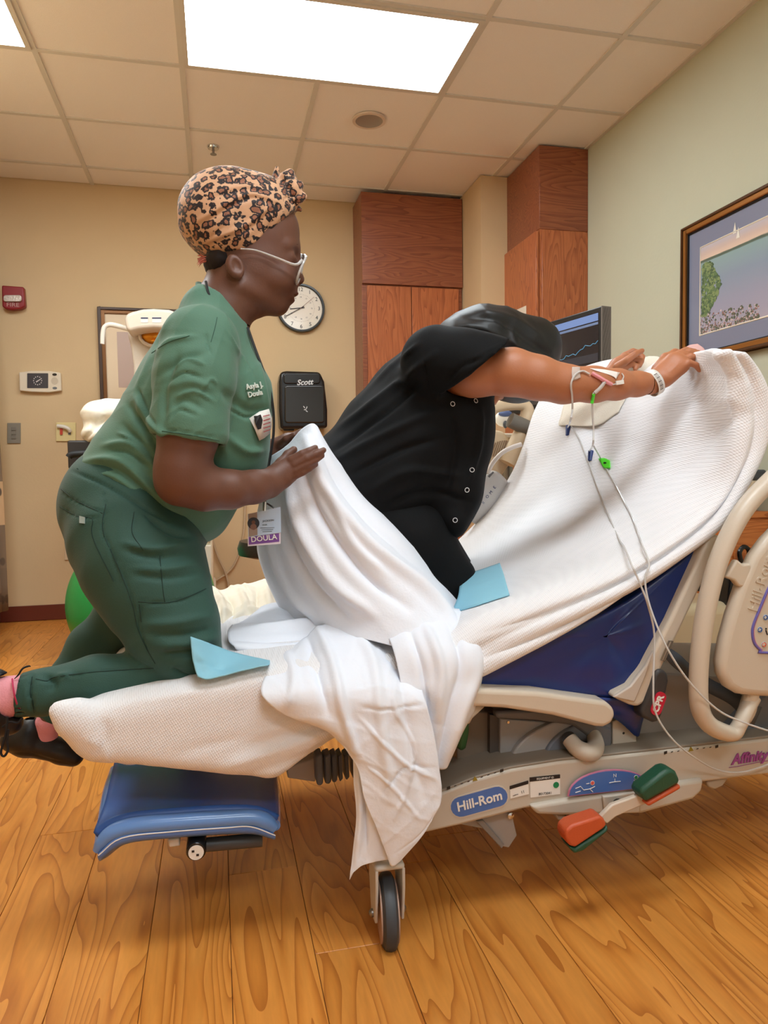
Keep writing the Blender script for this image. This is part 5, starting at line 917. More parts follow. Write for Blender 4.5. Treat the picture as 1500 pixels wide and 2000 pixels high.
def hand_B(sd):
    sd.chain([n(1270, 748, .175, 21), n(1296, 732, .18, 23), n(1318, 712, .18, 27)], k=.014, w=.85)
    sd.chain([n(1296, 722, .2, 20), n(1330, 700, .2, 18)], k=.012); sd.chain([n(1300, 738, .165, 18), n(1332, 712, .165, 17)], k=.012)
    for f in ([(1318, 696, .220, 9.5), (1340, 685, .220, 8.4), (1356, 688, .220, 7.4), (1366, 700, .220, 6)], [(1322, 702, .198, 9.8), (1346, 688, .196, 8.6), (1364, 691, .195, 7.6), (1374, 705, .195, 6)], [(1326, 711, .176, 9.6), (1349, 697, .173, 8.4), (1366, 701, .171, 7.3), (1374, 713, .171, 5.8)], [(1325, 721, .157, 8.8), (1345, 708, .150, 7.6), (1359, 713, .148, 6.6), (1366, 723, .148, 5.4)]): sd.chain([n(*q) for q in f], k=.0018)
    sd.chain([n(1285, 722, .21, 14), n(1300, 700, .235, 11), n(1318, 690, .245, 9), n(1330, 690, .25, 7.5)], k=.007)
def hand_B2(sd):
    sd.chain([n(1190, 733, 0.500, 15.1), n(1208, 716, 0.495, 18.4), n(1222, 704, 0.490, 16.2)], k=.010)
    for f in ([(1218, 696, 0.510, 8.1), (1236, 687, 0.500, 7.6), (1250, 690, 0.490, 6.5), (1250, 699, 0.485, 5.4)], [(1222, 702, 0.490, 8.1), (1240, 693, 0.480, 7.6), (1254, 697, 0.470, 6.5), (1253, 706, 0.465, 5.4)], [(1222, 710, 0.475, 7.8), (1240, 702, 0.465, 7.3), (1252, 706, 0.460, 6.3), (1249, 714, 0.455, 5.4)], [(1218, 717, 0.465, 7.3), (1234, 711, 0.455, 6.7), (1244, 715, 0.450, 5.8), (1241, 721, 0.447, 5.0)]): sd.chain([n(*q) for q in f], k=.0016)
    sd.chain([n(1206, 716, 0.465, 9.2), n(1224, 704, 0.445, 7.8), n(1240, 692, 0.440, 6.7), n(1254, 685, 0.440, 5.4)], k=.003)
a1 = SDF(PB(845, 810, .18)-[0, .12, 0], PB(1262, 660, .18)+[0, .14, 0], .004); skin_B(a1)
h1 = SDF(PB(1262, 775, .18)-[0, .10, 0], PB(1385, 670, .18)+[0, .10, 0], .0022); skin_B(h1); hand_B(h1)
h2 = SDF(PB(1184, 738, .49)-[0, .09, 0], PB(1268, 675, .49)+[0, .08, 0], .0025); skin_B(h2); hand_B2(h2)
b1 = SDF((-.2, .31, .44), (1.0, .74, 1.36), .009); skin_B(b1)
P_, Q_ = sculpt([a1, h1, h2, b1], sm=2, strokes=[([(1150, 740), (1160, 760), (1150, 778)], 8, -.001), ([(1316, 705), (1300, 722)], 2.5, -.0005), ([(1326, 710), (1310, 726)], 2.5, .0008)]); SB = Surf(P_, Q_); raw('body', P_, Q_, skinB, B)
# tunic
tu = SDF((-.15, .10, .62), (.56, .74, 1.36), .005)
tu.chain([n(905, 690, sp_, 62), n(868, 745, sp_, 100), n(830, 800, sp_, 118), n(780, 870, sp_, 125), n(740, 930, sp_, 125), n(690, 960, sp_, 120)], k=.016, w=1.25)
tu.ell(PB(880, 850, .40), (.10, .17, .13), k=.05); tu.ell(PB(870, 950, .38), (.085, .16, .11), k=.05); tu.ell(PB(862, 1010, .36), (.055, .14, .06), k=.03); tu.cap(PB(915, 930, .33), PB(928, 945, .33), .02, .012, .02)
tu.chain([n(860, 700, .58, 62), n(960, 712, .64, 56)], k=.03)
sv = SDF((-.15, .10, .62), (.56, .74, 1.36), .005); sv.chain([n(850, 705, .24, 70), n(905, 712, .20, 66), n(960, 722, .175, 62), n(1010, 730, .17, 60)], k=.03)
c0, c1 = PB(992, 662, .18), PB(862, 772, .18); d_ = c1-c0; nn = np.array([-d_[2], 0, d_[0]]); nn *= -1 if nn[0] < 0 else 1; sv.cut(c0, nn, k=.003); tu.comb((slice(None),)*3, sv.F, .03, 1)
tu.chain([n(905, 722, .22, 54), n(1000, 727, .18, 52)], k=.004, op=-1)
st = [([(640, 850), (740, 780), (850, 690)], 9, .007), ([(650, 880), (760, 800), (830, 740)], 8, -.006), ([(655, 900), (770, 840), (860, 800)], 10, .006), ([(680, 930), (780, 880), (880, 850)], 9, -.006), ([(700, 780), (760, 720), (820, 670)], 6, .005), ([(720, 960), (800, 920), (900, 930)], 10, .006), ([(750, 990), (830, 960), (920, 980)], 8, -.005), ([(830, 690), (832, 730), (845, 780)], 1.8, -.003), ([(870, 745), (905, 715), (940, 700)], 5, -.003), ([(985, 668), (925, 700), (862, 765)], 2, .0015), ([(940, 800), (935, 870), (915, 940)], 7, .006), ([(880, 800), (890, 880), (870, 960)], 8, -.005)]
P_, Q_ = sculpt(tu, sm=2, strokes=[(a, b*.8, c*1.5) for a, b, c in st], wr=dict(amp=.005, freq=18, seed=41, n=7)); TU = Surf(P_, Q_); tun = raw('tunic', P_, Q_, blk_c, B)
for x, y in ((884, 789), (929, 783), (912, 957), (889, 1016), (922, 918)):
    c, nn = TU.at(x, y, .001); a2_ = np.cross(nn, ZZ); a2_ /= np.linalg.norm(a2_); b2_ = np.cross(nn, a2_); MB().tube([c+.0052*(a2_*cos(a)+b2_*sin(a)) for a in np.linspace(0, 2*pi, 13)[:-1]], .0009, 6, closed=True).build('snap_ring', mat('snap_white', (214, 214, 216), .4), tun)
lg = SDF((-.16, .12, .50), (.46, .72, .95), .006); lg.chain([n(690, 985, .38, 105), n(800, 1060, .32, 88), n(868, 1142, .31, 64), n(886, 1170, .31, 50)], k=.03); lg.chain([n(690, 985, .5, 100), n(800, 1050, .52, 84), n(880, 1130, .56, 55)], k=.03); lg.chain([n(865, 1175, .31, 42), n(760, 1205, .3, 36), n(640, 1216, .3, 28)], k=.015)
P_, Q_ = sculpt(lg, sm=2, wr=dict(amp=.002, freq=22, seed=43)); raw('leggings', P_, Q_, blk_c, B)
# headscarf
hs = SDF(PB(840, 805, sp_)-[0, .16, 0], PB(1110, 580, sp_)+[0, .14, 0], .004)
hs.ell(PB(985, 690, sp_), (.13, .10, .112), rotm(28), k=.03); hs.ell(PB(1030, 690, .43), (.085, .09, .10), rotm(40), k=.03); hs.ell(PB(930, 660, .43), (.10, .11, .07), rotm(-18), k=.04); hs.ell(PB(1010, 745, .42), (.07, .075, .055), rotm(10), k=.03); hs.chain([n(885, 655, .42, 32), n(930, 640, .42, 38)], k=.03, w=1.8)
st = [([(870, 640), (940, 640), (1020, 680), (1080, 705)], 7, .005), ([(900, 620), (970, 625), (1040, 670), (1084, 700)], 6, -.005), ([(930, 605), (1000, 620), (1060, 660)], 6, .004), ([(940, 655), (980, 680), (1040, 710)], 6, -.005), ([(1000, 640), (1010, 680), (1050, 710)], 6, .004)]
P_, Q_ = sculpt(hs, sm=2, strokes=st, wr=dict(amp=.005, freq=30, seed=45, n=7)); o = raw('headscarf', P_, Q_, scarf_c, B); o['label'] = 'black satin headscarf'
# wristband
wc = [(1262, 729, .165), (1279, 745, .140), (1290, 763, .158)]
ctr = PB(1276, 748, .175); ax_ = PB(1296, 735, .18)-PB(1256, 757, .17); ax_ /= np.linalg.norm(ax_); a2 = np.cross(ax_, [0, 1, 0]); a2 /= np.linalg.norm(a2); V = []; Fc = []
for k in range(33):
    t_ = 2*pi*k/32
    for j in (-1, 1): V.append(L(ctr+ax_*.010*j+(a2*cos(t_)*.0305+np.array([0, 1, 0])*sin(t_)*.0285)))
Fc = [(2*k, 2*k+1, 2*k+3, 2*k+2) for k in range(32)]
wb = thing('wristband', 'white printed hospital wristband on the near wrist of the patient', 'wristband'); MB().add(V, Fc).build('band', wht, wb, solid=.0012)
for k in range(13):
    t_ = pi+pi*(.30+.035*k); d = a2*cos(t_)*.0312+np.array([0, 1, 0])*sin(t_)*.0292; MB().box(L(ctr+d+ax_*-.001), (.010, .0005, .0009 if k % 3 else .0018), X=ax_, Y=d, Z=np.cross(ax_, d)).build('barcode_bar', blk, wb, smooth=False)
# ================================================================ loose linen and pads
cot2 = mat('gown_cream', (240, 232, 214), .8, bump=.2, bscale=200)
parts = []
parts.append(cloth([[(532, 890, .36), (566, 868, .30), (592, 838, .27), (612, 828, .26), (626, 846, .30), (630, 862, .36)], [(522, 930, .38), (556, 915, .26), (595, 892, .205), (635, 892, .20), (662, 905, .25), (676, 930, .36)], [(504, 1000, .40), (552, 990, .26), (610, 980, .18), (665, 975, .165), (712, 975, .22), (738, 1000, .36)], [(504, 1070, .40), (565, 1070, .24), (640, 1070, .14), (715, 1060, .115), (780, 1050, .17), (818, 1072, .34)], [(520, 1130, .40), (590, 1145, .22), (680, 1150, .10), (765, 1150, .075), (838, 1130, .13), (872, 1140, .30)], [(545, 1182, .38), (610, 1200, .2), (710, 1215, .075), (800, 1220, .04), (870, 1200, .08), (908, 1195, .22)], [(552, 1200, .36), (625, 1225, .18), (720, 1250, .06), (820, 1270, .02), (895, 1250, .02), (937, 1240, .15)]], 16, 16,
    strokes=[([(600, 860), (640, 960), (720, 1060), (840, 1160), (910, 1260)], 10, .012), ([(585, 900), (620, 1000), (700, 1110), (800, 1190)], 9, -.012), ([(560, 930), (590, 1030), (650, 1130), (730, 1200)], 9, .012), ([(540, 960), (560, 1050), (610, 1140), (680, 1210)], 8, -.010), ([(520, 990), (535, 1080), (570, 1160), (620, 1210)], 7, .009), ([(620, 870), (690, 980), (770, 1060), (880, 1150)], 9, -.009), ([(515, 1040), (530, 1110), (560, 1170)], 5, -.008), ([(640, 960), (690, 1060), (760, 1130)], 6, .006)], wr=dict(amp=.003, freq=24, seed=51), relief=1.5))
parts.append(cloth([[(740, 1215, .12), (800, 1205, .08), (860, 1190, .10), (905, 1192, .14), (915, 1200, .22)], [(765, 1260, .02), (815, 1262, -.01), (870, 1262, -.02), (925, 1262, -.01), (938, 1285, .06)], [(780, 1320, -.02), (820, 1330, -.035), (870, 1340, -.045), (922, 1340, -.04), (937, 1345, .0)], [(790, 1390, -.03), (830, 1400, -.04), (868, 1405, -.05), (905, 1400, -.045), (921, 1395, -.01)], [(815, 1450, -.03), (840, 1455, -.04), (866, 1458, -.045), (886, 1452, -.04), (894, 1446, -.02)], [(838, 1490, -.03), (850, 1498, -.035), (860, 1501, -.035), (868, 1500, -.035), (872, 1496, -.03)]], 14, 14,
    strokes=[([(905, 1200), (935, 1290), (900, 1400), (865, 1495)], 8, .006), ([(870, 1200), (900, 1290), (880, 1380), (856, 1480)], 8, -.008), ([(830, 1220), (860, 1300), (855, 1400)], 8, .008), ([(800, 1230), (825, 1310), (835, 1400)], 7, -.007)], wr=dict(amp=.003, freq=30, seed=52), relief=1.5))
parts.append(cloth([[(478, 1212, .36), (530, 1180, .42), (600, 1190, .38), (660, 1200, .32), (740, 1200, .24), (820, 1190, .18)], [(452, 1225, .26), (530, 1208, .27), (600, 1212, .24), (670, 1206, .2), (750, 1225, .15), (835, 1230, .1)], [(445, 1243, .19), (520, 1240, .18), (600, 1240, .17), (670, 1236, .15), (750, 1250, .1), (830, 1262, .05)], [(455, 1262, .14), (520, 1268, .13), (600, 1275, .12), (680, 1280, .1), (750, 1285, .06), (820, 1290, .03)], [(490, 1272, .15), (540, 1282, .14), (610, 1290, .12), (680, 1300, .09), (750, 1300, .06), (810, 1305, .04)]], 14, 14,
    strokes=[([(450, 1235), (560, 1225), (660, 1212), (760, 1235)], 6, .008), ([(450, 1250), (560, 1250), (660, 1240), (740, 1262)], 5, -.007), ([(470, 1218), (560, 1205), (640, 1205)], 5, -.006)], wr=dict(amp=.003, freq=30, seed=53), relief=1.5))
parts.append(cloth([[(575, 1262, .16), (618, 1228, .16), (668, 1212, .15), (715, 1222, .13), (755, 1236, .11), (785, 1262, .08)], [(538, 1292, .06), (600, 1284, .05), (665, 1275, .04), (720, 1280, .03), (770, 1290, .02), (812, 1310, .02)], [(510, 1352, -.025), (585, 1345, -.035), (660, 1345, -.045), (720, 1350, -.05), (780, 1355, -.055), (828, 1362, -.05)], [(560, 1396, -.035), (622, 1400, -.05), (680, 1412, -.055), (735, 1415, -.06), (790, 1418, -.065), (845, 1424, -.06)], [(640, 1428, -.03), (670, 1445, -.05), (705, 1462, -.058), (755, 1475, -.066), (805, 1480, -.07), (856, 1488, -.065)], [(694, 1490, -.05), (718, 1500, -.058), (745, 1515, -.064), (785, 1530, -.07), (825, 1540, -.07), (862, 1556, -.065)], [(712, 1560, -.055), (735, 1572, -.06), (760, 1585, -.066), (790, 1595, -.07), (822, 1600, -.07), (850, 1590, -.068)], [(736, 1618, -.056), (752, 1626, -.06), (770, 1634, -.064), (790, 1640, -.066), (806, 1640, -.066), (826, 1630, -.066)], [(763, 1688, -.055), (766, 1691, -.057), (769, 1691, -.058), (772, 1689, -.058), (775, 1686, -.058), (780, 1682, -.058)]], 16, 16,
    strokes=[([(620, 1225), (650, 1300), (670, 1390), (700, 1480)], 8, .009), ([(600, 1240), (620, 1310), (640, 1390)], 8, -.008), ([(690, 1215), (730, 1300), (745, 1420), (765, 1560)], 10, .006), ([(735, 1235), (780, 1320), (800, 1440), (830, 1560)], 10, -.005), ([(560, 1275), (575, 1330), (560, 1390)], 8, .006), ([(700, 1400), (790, 1490), (850, 1520)], 3, .003), ([(690, 1350), (740, 1345), (800, 1352)], 2.5, .0022), ([(700, 1380), (760, 1385), (830, 1375)], 2.5, -.0022), ([(780, 1300), (770, 1380), (810, 1460), (790, 1540)], 3, .0025), ([(740, 1560), (790, 1500), (850, 1500)], 2.5, -.0025), ([(770, 1600), (800, 1520), (800, 1420)], 3, .0025), ([(720, 1500), (760, 1530), (820, 1600)], 2.5, .0022), ([(770, 1668), (820, 1630), (856, 1580)], 2, -.001)], wr=dict(amp=.0036, freq=52, seed=54, n=9, sharp=4), relief=1.5))
parts.append(cloth([[(690, 1455, -.02), (715, 1460, -.03), (745, 1470, -.04), (770, 1480, -.045)], [(692, 1530, -.025), (712, 1535, -.035), (735, 1540, -.045), (770, 1560, -.05)], [(697, 1590, -.03), (712, 1600, -.035), (735, 1610, -.045), (770, 1620, -.045)], [(690, 1660, -.03), (705, 1668, -.035), (730, 1672, -.04), (768, 1672, -.04)], [(683, 1718, -.03), (694, 1700, -.035), (715, 1686, -.038), (760, 1676, -.04)]], 14, 14, strokes=[([(700, 1480), (705, 1580), (695, 1690)], 5, .004), ([(712, 1560), (716, 1660)], 4, -.004)], wr=dict(amp=.002, freq=40, seed=55), relief=1.5))
P_, Q_ = merge(*parts); dr = raw('sheet', P_, Q_, cot, None, solid=.0025); tag(dr, 'white cotton sheet held at the patient hips and spilling over the bed edge', 'sheet')
P_, Q_ = cloth([[(385, 1155, .86), (412, 1142, .84), (430, 1150, .82), (455, 1142, .84), (475, 1140, .83), (505, 1132, .84), (545, 1128, .84)], [(385, 1180, .68), (415, 1170, .7), (440, 1178, .66), (470, 1165, .7), (490, 1168, .68), (520, 1158, .7), (560, 1165, .68)], [(385, 1215, .5), (420, 1210, .5), (450, 1200, .52), (480, 1192, .54), (510, 1190, .52), (540, 1190, .5), (580, 1200, .5)], [(385, 1250, .36), (420, 1250, .34), (450, 1240, .36), (480, 1225, .4), (510, 1220, .4), (545, 1218, .38), (590, 1225, .4)], [(390, 1290, .22), (425, 1288, .22), (455, 1278, .24), (480, 1262, .27), (515, 1255, .3), (550, 1250, .3), (600, 1250, .3)]], 18, 14, strokes=[([(420, 1150), (440, 1200), (425, 1260)], 5, .012), ([(440, 1160), (455, 1190), (435, 1250)], 5, -.012), ([(470, 1150), (480, 1190), (440, 1225)], 5, .01), ([(500, 1145), (500, 1190)], 5, -.01), ([(520, 1145), (530, 1190)], 5, .01), ([(420, 1210), (470, 1190), (520, 1200)], 5, .01)], wr=dict(amp=.020, freq=34, seed=61, n=9, sharp=4))
tag(raw('crumpled_gown', P_, Q_, cot2, None, solid=.003), 'crumpled cream gown lying on the bed between the two women', 'gown')
chux = mat('pad_blue', (140, 196, 216), .7, bump=.2, bscale=160)
P_, Q_ = cloth([[(371, 1244, .03), (395, 1252, .045), (420, 1262, .07), (455, 1275, .09), (490, 1284, .08), (527, 1292, .05)], [(374, 1275, .02), (396, 1280, .03), (425, 1288, .05), (460, 1295, .055), (492, 1294, .045), (527, 1295, .03)], [(380, 1305, .01), (400, 1312, .015), (430, 1310, .025), (462, 1304, .025), (495, 1300, .02), (527, 1297, .015)], [(386, 1322, .0), (405, 1328, .0), (432, 1322, .0), (462, 1314, .0), (495, 1306, .0), (524, 1300, .0)]], 6, 5, strokes=[([(378, 1290), (420, 1305), (450, 1310)], 3, -.003), ([(372, 1265), (400, 1300), (405, 1325)], 5, .003)], wr=dict(amp=.0015, freq=60, seed=62))
tag(raw('underpad', P_, Q_, chux, None, solid=.0025), 'pale blue underpad folded up beside the knee in green trousers', 'pad', 'blue underpads')
P_, Q_ = cloth([[BL.loc(x, y, o_) for x, y in r] for r, o_ in (([(913, 1147), (940, 1138), (965, 1130), (986, 1122)], .03), ([(910, 1165), (940, 1155), (968, 1148), (991, 1141)], .028), ([(904, 1183), (940, 1172), (970, 1164), (995, 1158)], .02), ([(885, 1203), (925, 1191), (965, 1178), (997, 1168)], .006))], 6, 6, local=True, strokes=[([(915, 1152), (950, 1142), (985, 1130)], 3, .003)], wr=dict(amp=.0015, freq=60, seed=63))
tag(raw('underpad', P_, Q_, chux, None, solid=.0025), 'pale blue underpad poking out beside the black leggings', 'pad', 'blue underpads')
terry = mat('terry_white', (240, 232, 216), .95, bump=1.0, bscale=520)
P_, Q_ = cloth([[BL.loc(x, y, .008) for x, y in r] for r in ([(1116, 762), (1150, 760), (1190, 758), (1232, 752)], [(1106, 795), (1145, 795), (1185, 790), (1228, 775)], [(1097, 826), (1140, 828), (1178, 823), (1216, 800)], [(1096, 834), (1138, 836), (1176, 831), (1212, 808)])], 8, 8, local=True, wr=dict(amp=.004, freq=60, seed=64))
tag(raw('washcloth', P_, Q_, terry, None, solid=.004), 'fluffy cream washcloth under the patient forearm', 'towel')
sd = SDF(PB(1170, 770, .5)-[.02, .14, .02], PB(1310, 675, .5)+[.03, .2, .03], .005); sd.chain([n(1185, 752, .50, 13), n(1220, 735, .54, 18), n(1250, 722, .55, 21), n(1276, 718, .54, 20), n(1296, 722, .5, 16)], k=.02, w=1.5); P_, Q_ = sculpt(sd, wr=dict(amp=.004, freq=60, seed=65)); tag(raw('towel', P_, Q_, terry), 'rolled cream towel between the patient hands on top of the bed', 'towel')
# tissue-like wrapper behind the near hand
P_, Q_ = cloth([[(1326, 688, .25), (1345, 675, .26), (1362, 672, .26)], [(1340, 692, .245), (1358, 682, .25), (1374, 680, .25)], [(1358, 698, .24), (1368, 692, .24), (1378, 690, .24)]], 5, 5, wr=dict(amp=.002, freq=80, seed=66)); tag(raw('gauze', P_, Q_, mat('gauze_pink', (222, 176, 172), .7), None, solid=.001), 'small pinkish gauze pad beyond the near hand', 'gauze')
# IV line
iv = thing('iv_line', 'clear IV tubing with blue and green clips taped to the forearm', 'tubing')
ivm = mat('tubing_clear', (232, 230, 228), .15, spec=.7, trans=.35); bcl = mat('clip_blue', (22, 52, 116), .4); gcl = mat('clip_green', (80, 230, 40), .4)
def tb_(nm, pts, r, m=ivm): return MB().tube([L(PB(*p)) for p in pts], r, 8, smooth=6).build(nm, m, iv)
def path(nm, pts, r, m=ivm):
    W = []
    for q in pts:
        if q[2] == 'b': W.append(BL.at(q[0], q[1], .0075)[0])
        elif q[2] == 'c': W.append(BL.at(q[0], q[1], .018)[0])
        elif q[2] == 'a': W.append(SB.at(q[0], q[1], .004)[0])
        else: W.append(L(PB(*q)))
    return MB().tube(W, r, 8, smooth=6).build(nm, m, iv)
path('tube', [(1150, 732, 'a'), (1136, 727, 'a'), (1122, 733, 'a'), (1114, 750, 'a'), (1116, 772, 'a'), (1118, 800, .13), (1114, 822, .13), (1112, 838, 'b')], .0022)
path('tube', [(1114, 826, 'b'), (1122, 840, 'b'), (1135, 862, 'b'), (1150, 900, 'b'), (1165, 940, 'b'), (1180, 980, 'b'), (1195, 1020, 'b'), (1212, 1060, 'b'), (1224, 1084, 'c'), (1234, 1104, -.03), (1244, 1126, -.035), (1254, 1150, -.038), (1265, 1180, -.04), (1278, 1240, -.03), (1276, 1330, -.05), (1280, 1390, -.055), (1310, 1440, -.06), (1350, 1475, -.05), (1400, 1503, -.02), (1450, 1508, -.02), (1510, 1490, -.02)], .0021)
path('tube', [(1159, 766, 'a'), (1157, 780, 'a'), (1157, 800, .13), (1159, 840, .14), (1158, 868, .14), (1154, 884, 'b')], .0022)
path('tube', [(1160, 872, .14), (1176, 898, 'b'), (1190, 920, 'b'), (1208, 955, 'b'), (1225, 990, 'b'), (1239, 1020, 'b'), (1250, 1050, 'b'), (1255, 1075, 'c'), (1258, 1100, 'c'), (1260, 1130, -.035), (1268, 1180, -.045), (1300, 1260, -.08), (1345, 1330, -.09), (1400, 1385, -.09), (1450, 1410, -.09), (1515, 1432, -.09)], .0021)
def bl_off(x, y, o_): return BL.at(x, y, o_)[0]
for x, y in ((1112, 843), (1156, 893)): MB().tube([bl_off(x+1, y-9, .008), bl_off(x-1.5, y+9, .006)], [.0075, .0052], 12, flat=.6).build('blue_clip', bcl, iv)
path('green_connector', [(1159, 768, 'a'), (1157, 778, 'a'), (1156, 788, .125)], .0036, gcl)
P_, Q_ = cloth([[BL.loc(x, y, .008) for x, y in r] for r in ([(1172, 899), (1185, 898), (1196, 902)], [(1178, 908), (1187, 909), (1197, 914)], [(1183, 917), (1190, 918), (1196, 917)])], 3, 3, local=True); raw('green_flag', P_, Q_, gcl, iv, solid=.001); on_surface_text('IV10', BL, 1181, 908, 1193, 908, 'flag_text', blk, iv, .006, .0105)
path('pink_port', [(1155, 731, 'a'), (1168, 738, 'a'), (1180, 745, 'a'), (1192, 751, 'a')], .0045, mat('port_pink', (226, 150, 160), .3)); path('clear_port', [(1180, 745, 'a'), (1172, 756, 'a'), (1161, 766, 'a')], .0042); path('loop', [(1190, 752, 'a'), (1208, 748, 'a'), (1216, 738, 'a'), (1213, 731, 'a')], .0014)
on_s(SB, [(1199, 745), (1215, 743), (1216, 750), (1200, 752)], .005, wht, 'white_tab', iv, .003)
tape = mat('clear_tape', (236, 220, 210), .3, trans=.45)
def patch(pts, nm, m=tape): P_, Q_ = cloth([[SB.loc(x, y, .0015) for x, y in r] for r in pts], 4, 4, local=True); return raw(nm, P_, Q_, m, iv, solid=.0008)
patch([[(1117, 718), (1124, 718), (1132, 718)], [(1116, 730), (1124, 729), (1132, 730)], [(1117, 744), (1125, 742), (1133, 738)]], 'tape_strip'); patch([[(1152, 721), (1180, 723), (1210, 729)], [(1166, 726), (1190, 729), (1207, 733)], [(1190, 733), (1198, 737), (1202, 741)]], 'dressing', mat('dressing_white', (240, 232, 226), .5))
# ================================================================ things further back
def boxT(a, b, nm, m, t, bv=.004): return MB().bb(a, b).build(nm, m, t, bevel=bv, seg=3)
def yplate(pts, Y, d): return MB().prism([PY(x, y, Y) for x, y in pts], (0, d, 0))
cream = mat('warmer_cream', (226, 212, 194), .4)
# infant warmer
t = thing('infant_warmer', 'cream infant warmer with amber lamp standing against the back wall', 'warmer')
Yi = 4.15
yplate([(243, 622), (246, 613), (258, 608), (280, 603), (300, 602), (330, 604), (352, 612), (358, 624), (354, 640), (330, 642), (300, 640), (270, 643), (252, 648), (246, 640)], Yi, .34).build('canopy', cream, t, bevel=.02, seg=4)
yplate([(248, 640), (270, 641), (300, 638), (330, 640), (352, 640), (346, 664), (338, 690), (334, 800), (334, 1000), (261, 1000), (261, 800), (261, 715), (256, 680), (250, 655)], Yi+.18, .16).build('column', mat('warmer_column', (216, 202, 184), .45), t, bevel=.012, seg=3)
amb = mat('amber_reflector', (214, 140, 40), .12, .7, bump=.6, bscale=50)
c = PY(302, 656, Yi+.165); MB().ball(c, (.072, .03, .052), 24, 12).build('lamp', amb, t); MB().tube([c+np.array([.082*cos(a), -.012, .06*sin(a)]) for a in np.linspace(0, 2*pi, 17)[:-1]], .01, 8, closed=True).build('lamp_bezel', cream, t)
for x0_, x1_ in ((275, 289), (297, 315)): yplate(rrect(x0_, 621, x1_, 630, .6), Yi-.002, .002).build('label', wht, t, smooth=False); yplate([(x0_, 620), (x1_, 620), (x1_, 622.5), (x0_, 622.5)], Yi-.003, .002).build('label_band', mat('label_navy', (40, 48, 84), .5), t, smooth=False)
MB().tube([PY(x, y, Yi+.1) for x, y in ((256, 644), (235, 638), (216, 634), (205, 638), (201, 650), (200, 672))], [.013, .014, .014, .013, .013, .012], 14, smooth=5).build('arm_reflection', white_pl, t)  # arm's reflection in the picture glass, modelled as a solid tube
yplate(rrect(264, 735, 286, 760, 2), Yi+.165, .02).build('control_panel', mat('panel_pale', (232, 226, 216), .4), t); yplate(rrect(265, 734, 272, 746, 3), Yi+.162, .004).build('panel_mark', mat('panel_olive', (120, 130, 70), .5), t)
MB().bb((-.41, 3.98, .86), (-.02, 4.5, .94)).build('bed_tray', cream, t, bevel=.02, seg=3)
MB().bb((-.40, 4.0, .30), (-.03, 4.45, .86)).build('cabinet_body', mat('warmer_body', (232, 220, 196), .45), t, bevel=.015, seg=3); MB().bb((-.39, 3.993, .56), (-.04, 4.0, .83)).build('drawer', cream, t, bevel=.004); MB().bb((-.39, 3.993, .32), (-.04, 4.0, .54)).build('drawer', cream, t, bevel=.004)
MB().bb((-.41, 3.96, .05), (-.02, 4.5, .30)).build('base', cream, t, bevel=.02)
for sx in (-.38, -.06):
    for sy in (4.0, 4.45): MB().lathe((sx-.015, sy, .04), (1, 0, 0), [(.01, 0), (.04, .002), (.04, .028), (.01, .03)], 20).build('castor', dgrey_pl, t)
t2 = thing('bassinet_cart', 'dark handled bassinet cart holding the white blanket heap', 'cart')
MB().tube([PY(x, y, 3.7) for x, y in ((134, 893), (140, 888), (165, 886), (205, 886))], .016, 12, smooth=3).build('handle', black_mt, t2)
MB().bb((-.70, 3.74, .96), (-.45, 3.95, 1.10)).build('bin', mat('bin_dark', (46, 42, 40), .5), t2, bevel=.01); MB().bb((-.60, 3.76, .08), (-.48, 3.92, .96)).build('pillar', mat('cart_cream', (206, 190, 164), .5), t2, bevel=.01); MB().bb((-.66, 3.72, .001), (-.42, 3.96, .08)).build('foot', dgrey_pl, t2, bevel=.01)
heap = SDF(np.array(PY(155, 880, 3.7))-O-[.02, .1, .02], np.array(PY(300, 765, 3.7))-O+[.1, .35, .06], .008)
for x, y, rx, rz, yy in ((186, 812, 24, 26, 3.80), (215, 806, 34, 26, 3.82), (255, 808, 40, 28, 3.84), (188, 848, 26, 22, 3.79), (225, 846, 44, 26, 3.8), (270, 840, 50, 36, 3.84)): p = np.array(PY(x, y, yy))-O; heap.ell(p, (rx*.0027, .10, rz*.0027), k=.03)
P_, Q_ = sculpt(heap, sm=3, strokes=[([(165, 860), (190, 830), (215, 815)], 5, -.02), ([(170, 870), (200, 855), (230, 850)], 4, -.01)], wr=dict(amp=.012, freq=18, seed=71)); tag(raw('blanket_heap', P_, Q_, mat('blanket_cream', (238, 230, 212), .9, var=.1, vscale=60)), 'cream spotted blanket heaped on the cart behind the woman in scrubs', 'blanket')
# exercise ball
bm_ = MB().ball((PZ(285, 1308, 0)[0], 3.5, .335), .333, 64, 40).build('exercise_ball', mat('ball_green', (18, 150, 74), .35, bump=.1, bscale=20)); tag(bm_, 'shiny green exercise ball on the floor behind the bed', 'ball')
# stool
t = thing('stool', 'black padded stool behind the hanging white sheet', 'stool'); p = PY(505, 1072, 3.1)
MB().lathe((p[0]+.10, 3.1, p[2]-.035), (0, 0, 1), [(.14, 0), (.185, .012), (.19, .04), (.18, .07), (.10, .078), (.001, .08)], 40).build('seat', mat('stool_vinyl', (14, 14, 16), .35), t); MB().tube([(p[0]+.10, 3.1, .06), (p[0]+.10, 3.1, p[2]-.03)], .025, 14).build('post', steel, t)
for k in range(5): a = k*2*pi/5; MB().tube([(p[0]+.10, 3.1, .07), (p[0]+.10+.22*cos(a), 3.1+.22*sin(a), .05)], [.018, .012], 8).build('leg', black_mt, t); MB().ball((p[0]+.10+.22*cos(a), 3.1+.22*sin(a), .025), .025, 12, 8).build('caster', black_mt, t)
